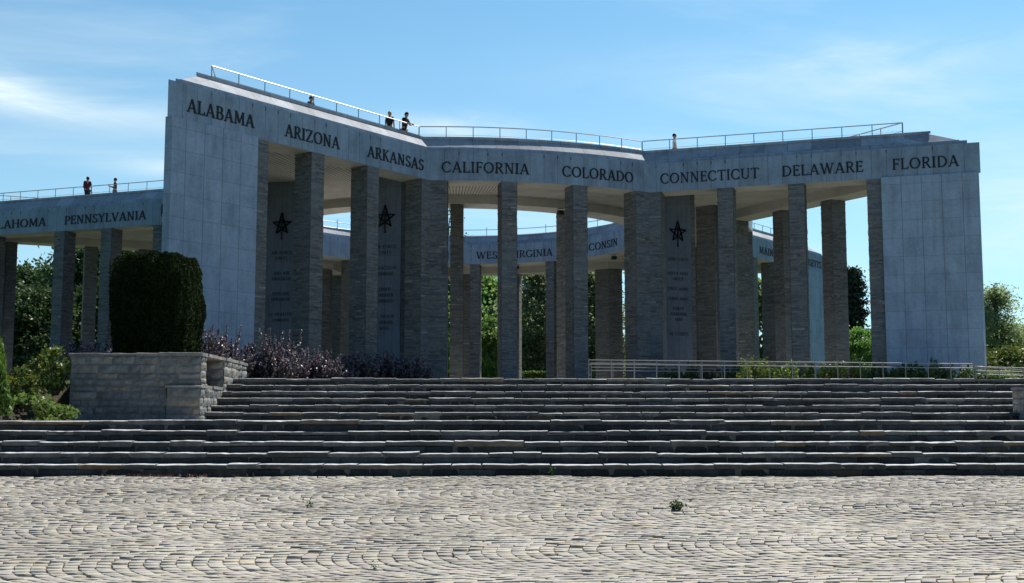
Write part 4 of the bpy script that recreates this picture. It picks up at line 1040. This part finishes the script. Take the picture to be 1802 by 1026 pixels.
def thuja():
    d = 25.; x = (-12-901)/F_PX*d; z0 = ground_h(x, d); h = 1.75; n = 8000
    z = rng.random(n)**.8; a = rng.random(n)*6.28; r = .40*(1-z)**.6*(.55+.45*rng.random(n))*(1+.15*np.sin(a*4+z*7))
    P = np.stack([r*np.cos(a), r*np.sin(a), .05 + z*h], 1)
    o = tag(empty('feathery_conifer', (x, d, z0)), 'bright green feathery conifer at the left edge of the picture', 'conifer')
    link('crown', leaf_mesh('crown', P, .05, M['thuja'], stretch=2.6, up=(0,0,1.2)), o); mb = MB(); mb.tube([(0,0,-.1),(0,0,h*.9)], [.06,.01], 6); link('trunk', mb.mesh('trunk', M['bark']), o)
thuja()
def yew():
    d = 34.3; x = (275-901)/F_PX*d; top = atY(275, 452, d).z; n = 76000
    o = tag(empty('clipped_yew', (x, d, 0)), 'big dark yew clipped to a rounded block behind the stone wall', 'topiary')
    u = rng.normal(size=(n, 3)); u /= np.linalg.norm(u, axis=1, keepdims=True)
    pw = np.array([5.0, 5.0, 4.0]); k = (np.abs(u)**5.2).sum(1)**(-1/5.2)
    S = u*k[:, None]
    lump = np.array([mnoise.noise((s[0]*4.6, s[1]*4.6, s[2]*1.3)) for s in S])*.085 + np.array([mnoise.noise((s[0]*2.2, s[1]*2.2, s[2]*2.8)) for s in S])*.05 + np.array([mnoise.noise((s[0]*7, s[1]*7, s[2]*7)) for s in S])*.05
    rad = 1 + lump - rng.random(n)**2.5*.12
    hz = (top)/2; prof = 1.0 - .10*np.clip(-S[:, 2], 0, 1)
    P = np.stack([S[:, 0]*1.10*rad*prof, S[:, 1]*1.25*rad*prof, hz + S[:, 2]*hz*(1 + (rad-1)*.6)], 1); P = P[P[:, 2] > -.05]
    link('foliage', leaf_mesh('foliage', P, .036, M['yew'], np.clip(.45 + lump[:len(P)]*3 + rng.normal(0, .2, len(P)), 0, 1), stretch=2.0), o)
    bm = bmesh.new(); bmesh.ops.create_icosphere(bm, subdivisions=4, radius=1)
    for v in bm.verts:
        c = v.co.normalized(); q = c * ((abs(c.x)**5.2 + abs(c.y)**5.2 + abs(c.z)**5.2) ** (-1/5.2)) * .92
        v.co = Vector((q.x*1.10*(1-.10*max(0,-q.z)), q.y*1.25*(1-.10*max(0,-q.z)), hz + q.z*hz))
    me = bpy.data.meshes.new('inner_mass'); bm.to_mesh(me); bm.free(); me.materials.append(M['yew']); link('inner_mass', me, o)
    mb = MB(); mb.tube([(0,0,-.2),(0,0,1.)], .14, 8); link('trunk', mb.mesh('trunk', M['bark']), o)
yew()
# clipped low hedges behind the court
def hedge(x0, x1, d, h, label):
    o = tag(empty('low_hedge', ((x0+x1)/2, d, 0)), label, 'hedge', 'low hedges beyond the court'); n = 5000; L = x1-x0
    S = rng.random((n, 3)); f = rng.integers(0, 3, n); S[f == 0, 2] = 1; S[f == 1, 1] = 0; S[f == 2, 2] = 1
    P = np.stack([(S[:, 0]-.5)*L, (S[:, 1]-.5)*1.0, S[:, 2]*h], 1) + rng.normal(0, .06, (n, 3))
    link('foliage', leaf_mesh('foliage', P, .12, M['leaf_bright'], rng.beta(2, 3, n)), o)
    mb = MB(); mb.box(-L/2+.08, L/2-.08, -.42, .42, 0, h-.08); link('inner_mass', mb.mesh('inner_mass', M['leaf_dark']), o)
hedge(atY(770, 655, 98).x, atY(834, 655, 98).x, 98, atY(800, 656, 98).z, 'low bright clipped hedge seen left of the centre, between the court pillars')
hedge(atY(922, 655, 98).x, atY(1000, 655, 98).x, 98, atY(950, 657, 98).z, 'low bright clipped hedge seen right of the sunlit pillar')
# weeds growing out of the joints of the plaza
def tuft(x, y, s, n, label):
    P = rng.normal(size=(n, 3))*[s*.42, s*.3, s*.26]; P[:, 2] = np.abs(P[:, 2])*1.6 + .02*s; P[:, :2] *= (.55 + .45*(P[:, 2:]/(P[:, 2].max())))
    o = tag(link('joint_weed', leaf_mesh('joint_weed', P, s*.17, M['leaf_dark'], rng.beta(2, 2, n), stretch=2.4), None, (x, y, plaza_z(y) + .01)), label, 'weed'); return o
def plaza_at(px, py):
    H = math.tan(math.atan((py-513)/F_PX) - PITCH)      # depression of the ray
    d = (EYE - (Z_PLAZA - SLOPE*Y_EDGE)) / (H + SLOPE); return (px-901)/F_PX*d, d
for px, py, s, n, nm in ((1188, 899, .15, 110, 'leafy green weed growing between the setts right of the middle'), (663, 1003, .06, 40, 'tiny weed between the setts near the bottom edge'), (548, 893, .10, 40, 'thin weed between the setts left of the middle'), (968, 832, .13, 60, 'green weed in the corner of the lowest step')):
    x, y = plaza_at(px, py); tuft(x, min(y, Y_EDGE - .05), s, n, nm)

# ------------------------------------------------------------------ handrails of the ramp, concrete block
def handrail(label, p0, p1, spacing, zt0, zt1, rails=(0, -.14), r=.022, foot=-.1):
    p0, p1 = Vector(p0), Vector(p1); root = tag(empty('ramp_handrail', (*p0, 0)), label, 'handrail', 'handrails of the ramp'); L = (p1-p0).length; d = (p1-p0)/L
    n = max(1, round(L/spacing))
    mb = MB()
    for i, dz in enumerate(rails):
        mb.tube([(0,0,zt0+dz), (*(d*L), zt1+dz)], r, 8)
    obj('rail', mb, M['galv'], root)
    for i in range(n+1):
        f = i/n; b = MB(); b.tube([(0,0,foot),(0,0,zt0+(zt1-zt0)*f+.05)], .017, 8); b.box(-.05,.05,-.05,.05,foot,foot+.02)
        obj('post', b, M['galv'], root, tuple((*(d*L*f), 0)))
X = lambda px, d: ((px-901)/F_PX*d, d)
handrail('front galvanised handrail at the head of the steps', X(1036, 46.), X(1712, 46.), .84, 1.20, 1.05, (0, -.16), .016)
handrail('rear galvanised handrail behind the front one, its posts lower', X(1040, 49), X(1730, 49), .90, 1.22, 1.08, (0, -.17, -.30), .016)
handrail('short galvanised handrail at the top right bend of the ramp', X(1690, 48.6), X(1870, 47.8), 1.0, 1.08, .92, (0, -.15, -.3), .016)
handrail('galvanised handrail sloping down the ramp at the right edge', X(1716, 46.6), X(1890, 43.2), 1.0, .98, .55, (0, -.16), .016)
p = atY(37, 662, 66); mb = MB(); mb.box(-.24, .24, -.24, .24, 0, p.z); mb.box(-.27, .27, -.27, .27, -.1, .35)
tag(obj('concrete_block', mb, M['cream'], None, (p.x, 66, 0)), 'pale upright concrete block beside the leftmost pillar', 'block')

# ------------------------------------------------------------------ visitors on the roof
def skin_mesh(name, verts, edges, radii, mat, levels=1):
    me = bpy.data.meshes.new(name); me.from_pydata(verts, edges, []); o = bpy.data.objects.new(name, me); COL.objects.link(o)
    md = o.modifiers.new('skin', 'SKIN'); md.use_smooth_shade = True
    for v, r in zip(me.skin_vertices[0].data, radii): v.radius = (r, r) if not isinstance(r, tuple) else r
    me.skin_vertices[0].data[0].use_root = True
    sb = o.modifiers.new('sub', 'SUBSURF'); sb.levels = levels; sb.render_levels = levels
    bpy.context.view_layer.update()
    out = bpy.data.meshes.new_from_object(o.evaluated_get(bpy.context.evaluated_depsgraph_get())); out.name = name
    bpy.data.objects.remove(o); bpy.data.meshes.remove(me); out.materials.clear(); out.materials.append(mat); out.shade_smooth(); return out
SKIN = mat_plain('skin', (.42,.25,.17), .55, .08, 8)
def person(loc, rz, label, shirt, trousers, hair, arms, h=1.75, long_hair=False, backpack=None, lean=0.):
    """faces -y when rz = 0; arms = ((elbow, wrist) right, (elbow, wrist) left) in local metres"""
    s = h/1.75; root = tag(empty('person', loc, rz), label, 'person', 'visitors on the roof'); root.scale = (s, s, s)
    def ln(p): return (p[0], p[1] - lean*max(0, p[2]-.95), p[2])
    V = [(0,0,.95),(0,0,1.14),(0,.01,1.33),(0,.015,1.46),(0,0,1.53),(0,-.015,1.60),(0,-.005,1.685),(0,-.115,1.605)]; Rr = [.125,(.12,.105),(.145,.115),.075,.054,.078,.07,.012]
    E = [(0,1),(1,2),(2,3),(3,4),(4,5),(5,6),(5,7)]
    for sg in (-1, 1):
        i = len(V); V += [(sg*.09,0,.90),(sg*.10,-.015,.50),(sg*.105,.02,.09),(sg*.115,-.14,.045)]; Rr += [.088,.06,.04,.034]; E += [(0,i),(i,i+1),(i+1,i+2),(i+2,i+3)]
        i = len(V); V += [(sg*.082,.0,1.61)]; Rr += [.016]; E += [(5,i)]
    for sg, (el, wr) in zip((-1, 1), arms):
        i = len(V); w = Vector(wr); e = Vector(el); d = (w-e).normalized(); side = d.cross(Vector((0,0,1))); side = side.normalized() if side.length > .1 else Vector((1,0,0))
        V += [(sg*.175,.01,1.42), tuple(e), tuple(w), tuple(w + d*.05)]; Rr += [.056,.042,.029,.030]; E += [(2,i),(i,i+1),(i+1,i+2),(i+2,i+3)]
        for k, ln_ in enumerate((.075,.085,.08,.062)):
            j = len(V); b = w + d*.07 + side*(k-1.5)*.019; V += [tuple(b), tuple(b + d*ln_*.5 + Vector((0,0,-.008))), tuple(b + d*ln_ + Vector((0,0,-.025)))]; Rr += [.009,.0085,.007]; E += [(i+3,j),(j,j+1),(j+1,j+2)]
        j = len(V); b = w + d*.03 + side*sg*.03; V += [tuple(b), tuple(b + d*.03 + side*sg*.025)]; Rr += [.010,.008]; E += [(i+2,j),(j,j+1)]
    V = [ln(p) for p in V]
    link('body', skin_mesh('body', V, E, Rr, SKIN), root)
    q = [ln(p) for p in ((0,0,.88),(0,0,1.14),(0,.01,1.33),(0,.015,1.45))]; e = [(0,1),(1,2),(2,3)]; rr = [(.145,.125),(.135,.12),(.16,.13),.085]
    for sg, (el, wr) in zip((-1, 1), arms):
        i = len(q); q += [ln((sg*.178,.01,1.42)), ln(Vector((sg*.178,.01,1.42)).lerp(Vector(el), .8))]; rr += [.07,.06]; e += [(2,i),(i,i+1)]
    link('shirt', skin_mesh('shirt', q, e, rr, flat('cloth_shirt', shirt)), root)
    q = [(0,0,.96)]; e = []; rr = [(.135,.118)]
    for sg in (-1, 1):
        i = len(q); q += [(sg*.09,0,.88),(sg*.10,-.015,.50),(sg*.105,.02,.12)]; rr += [.098,.075,.06]; e += [(0,i),(i,i+1),(i+1,i+2)]
    link('trousers', skin_mesh('trousers', q, e, rr, flat('cloth_trousers', trousers)), root)
    bm = bmesh.new(); bmesh.ops.create_icosphere(bm, subdivisions=3, radius=1)
    for v in list(bm.verts):
        c = v.co; 
        v.co = Vector((c.x*.094, c.y*.104 + .012, c.z*.105 + 1.655))
        if c.y < -.35 and c.z < .45: v.co.y = max(v.co.y, -.03)
        if long_hair and c.y > -.1 and c.z < 0: v.co.z -= .16*(-c.z); v.co.y += .015
        elif c.z < -.2: v.co.z += .03
        v.co = Vector(ln(v.co))
    me = bpy.data.meshes.new('hair'); bm.to_mesh(me); bm.free(); me.materials.append(flat('hair', hair, .6)); me.shade_smooth(); link('hair', me, root)
    for sg in (-1, 1):
        bm = bmesh.new(); bmesh.ops.create_icosphere(bm, subdivisions=1, radius=.011); me = bpy.data.meshes.new('eye'); bm.to_mesh(me); bm.free(); me.materials.append(M['black'])
        link('eye', me, root, ln((sg*.032, -.088, 1.628)))
    if backpack:
        bm = bmesh.new(); bmesh.ops.create_cube(bm, size=1)
        for v in bm.verts: v.co = Vector((v.co.x*.30*(1 - .12*(v.co.z > 0)), v.co.y*.17 + .20, v.co.z*.46 + 1.24))
        bmesh.ops.bevel(bm, geom=list(bm.edges), offset=.05, segments=3, affect='EDGES'); me = bpy.data.meshes.new('backpack'); bm.to_mesh(me); bm.free(); me.materials.append(flat('backpack', backpack)); me.shade_smooth()
        o = link('backpack', me, None, loc, rz); o.scale = (s, s, s); tag(o, 'dark red backpack on the back of the visitor at the left railing', 'backpack')
    return root
def roof_spot(px, py, h):
    p = at(px, py, ROOF_Z + h); return (p.x, p.y, ROOF_Z)
DOWN = (((-.24,.0,1.15),(-.23,-.06,.90)), ((.24,.0,1.15),(.23,-.06,.90)))
PHONE = (((-.22,-.05,1.15),(-.10,-.28,1.22)), ((.22,-.05,1.15),(.08,-.28,1.20)))
LEAN = (((-.22,-.12,1.18),(-.12,-.38,1.16)), ((.22,-.12,1.18),(.12,-.40,1.16)))
PEOPLE = [
 (roof_spot(155, 311, 1.75), R(165), 'visitor in a dark top seen from behind at the left railing, wearing a backpack', (.03,.03,.045), (.05,.05,.07), (.02,.015,.012), DOWN, 1.75, False, (.16,.025,.04)),
 (roof_spot(203, 313, 1.7), R(-75), 'visitor in a navy top looking at a phone, right of the backpack wearer', (.02,.025,.06), (.04,.045,.07), (.03,.018,.012), PHONE, 1.7, True),
 (roof_spot(548, 169, 1.72), R(60), 'visitor of whom only the dark-haired head shows above the left arm', (.05,.06,.08), (.05,.05,.06), (.02,.015,.012), DOWN, 1.72),
 (roof_spot(686, 196, 1.68), R(150), 'fair-haired visitor in black by the railing above ARKANSAS', (.015,.015,.018), (.03,.03,.04), (.36,.24,.12), DOWN, 1.68, True),
 (roof_spot(711, 198, 1.76), R(60), 'visitor in black leaning forward over the railing near the left bend', (.015,.015,.018), (.02,.02,.025), (.03,.02,.015), LEAN, 1.76, False, None, .22),
 (roof_spot(1187, 235, 1.75), R(80), 'visitor in a white shirt walking behind the right railing', (.75,.74,.70), (.16,.13,.10), (.05,.035,.025), DOWN, 1.75),
]
for a in PEOPLE: person(*a)
ph = roof_spot(203, 313, 1.7); c_ = Vector((0, -.36, 1.24)); c_.rotate(Matrix.Rotation(R(-75), 3, 'Z'))
mb = MB(); mb.box(-.04, .04, -.006, .006, -.075, .075); o = obj('phone', mb, M['black'], None, (ph[0]+c_.x, ph[1]+c_.y, ph[2]+c_.z), R(-75)); tag(o, 'dark phone held up by the visitor in navy', 'phone')

# ------------------------------------------------------------------ masses nobody could count
def distant_wood():
    P = []; T = []
    for i in range(420):
        a = rng.uniform(-1.15, 1.15); d = rng.uniform(165, 205); x, y = d*1.15*math.sin(a), d*math.cos(a)*.95 + 15
        if y < 60: continue
        h = rng.uniform(6.5, 11.5) + 1.5*math.sin(a*23); r = rng.uniform(2.4, 4.0); n = 95
        q = rng.normal(size=(n, 3)); q /= np.linalg.norm(q, axis=1, keepdims=True); q *= rng.random((n, 1))**.4
        P.append(np.array([x, y, h*.5]) + q*[r, r, h*.52]); T.append(np.clip(rng.beta(2, 2) + rng.normal(0, .15, n), 0, 1))
    o = link('distant_woodland', leaf_mesh('distant_woodland', np.concatenate(P), .75, M['leaf_dark'], np.concatenate(T)))
    tag(o, 'far belt of dark woodland along the horizon', 'woodland', None, 'stuff')
distant_wood()
def ground_cover():
    n = 9000; x = rng.uniform(-19, -10.35, n); y = rng.uniform(22.9, 33.5, n)
    k = np.array([mnoise.noise((a*.9, b*.9, 3.)) for a, b in zip(x, y)]) + rng.normal(0, .22, n) > .0
    x, y = x[k], y[k]; z = np.array([ground_h(a, b) for a, b in zip(x, y)]) + rng.random(len(x))**2*.16 + .01
    tag(link('ground_cover', leaf_mesh('ground_cover', np.stack([x, y, z], 1), .055, M['leaf_mid'], rng.beta(2, 2, len(x)), stretch=2.2)), 'low weeds and leaves spreading over the soil bank left of the wall', 'ground cover', None, 'stuff')
    n = 150; x = rng.normal(-5.6, .55, n); y = Y_EDGE - .03 - np.abs(rng.normal(0, .09, n)); z = np.array([plaza_z(b) for b in y]) + .012
    tag(link('fallen_leaves', leaf_mesh('fallen_leaves', np.stack([x, y, z], 1), .035, flat('dry_leaf', (.16, .075, .05)), None, up=(0,0,2.))), 'reddish fallen leaves gathered at the foot of the lowest step', 'leaves', None, 'stuff')
    n = 900; x = rng.uniform(-9, 9, n); y = Y_EDGE - .015 - np.abs(rng.normal(0, .02, n)); k = np.array([mnoise.noise((a*1.3, 7., 1.)) for a in x]) > .18; x, y = x[k], y[k]
    tag(link('joint_moss', leaf_mesh('joint_moss', np.stack([x, y, np.array([plaza_z(b) for b in y]) + rng.random(len(x))*.03], 1), .022, M['leaf_dark'], None)), 'patches of moss and tiny weeds along the foot of the lowest step', 'moss', None, 'stuff')
ground_cover()
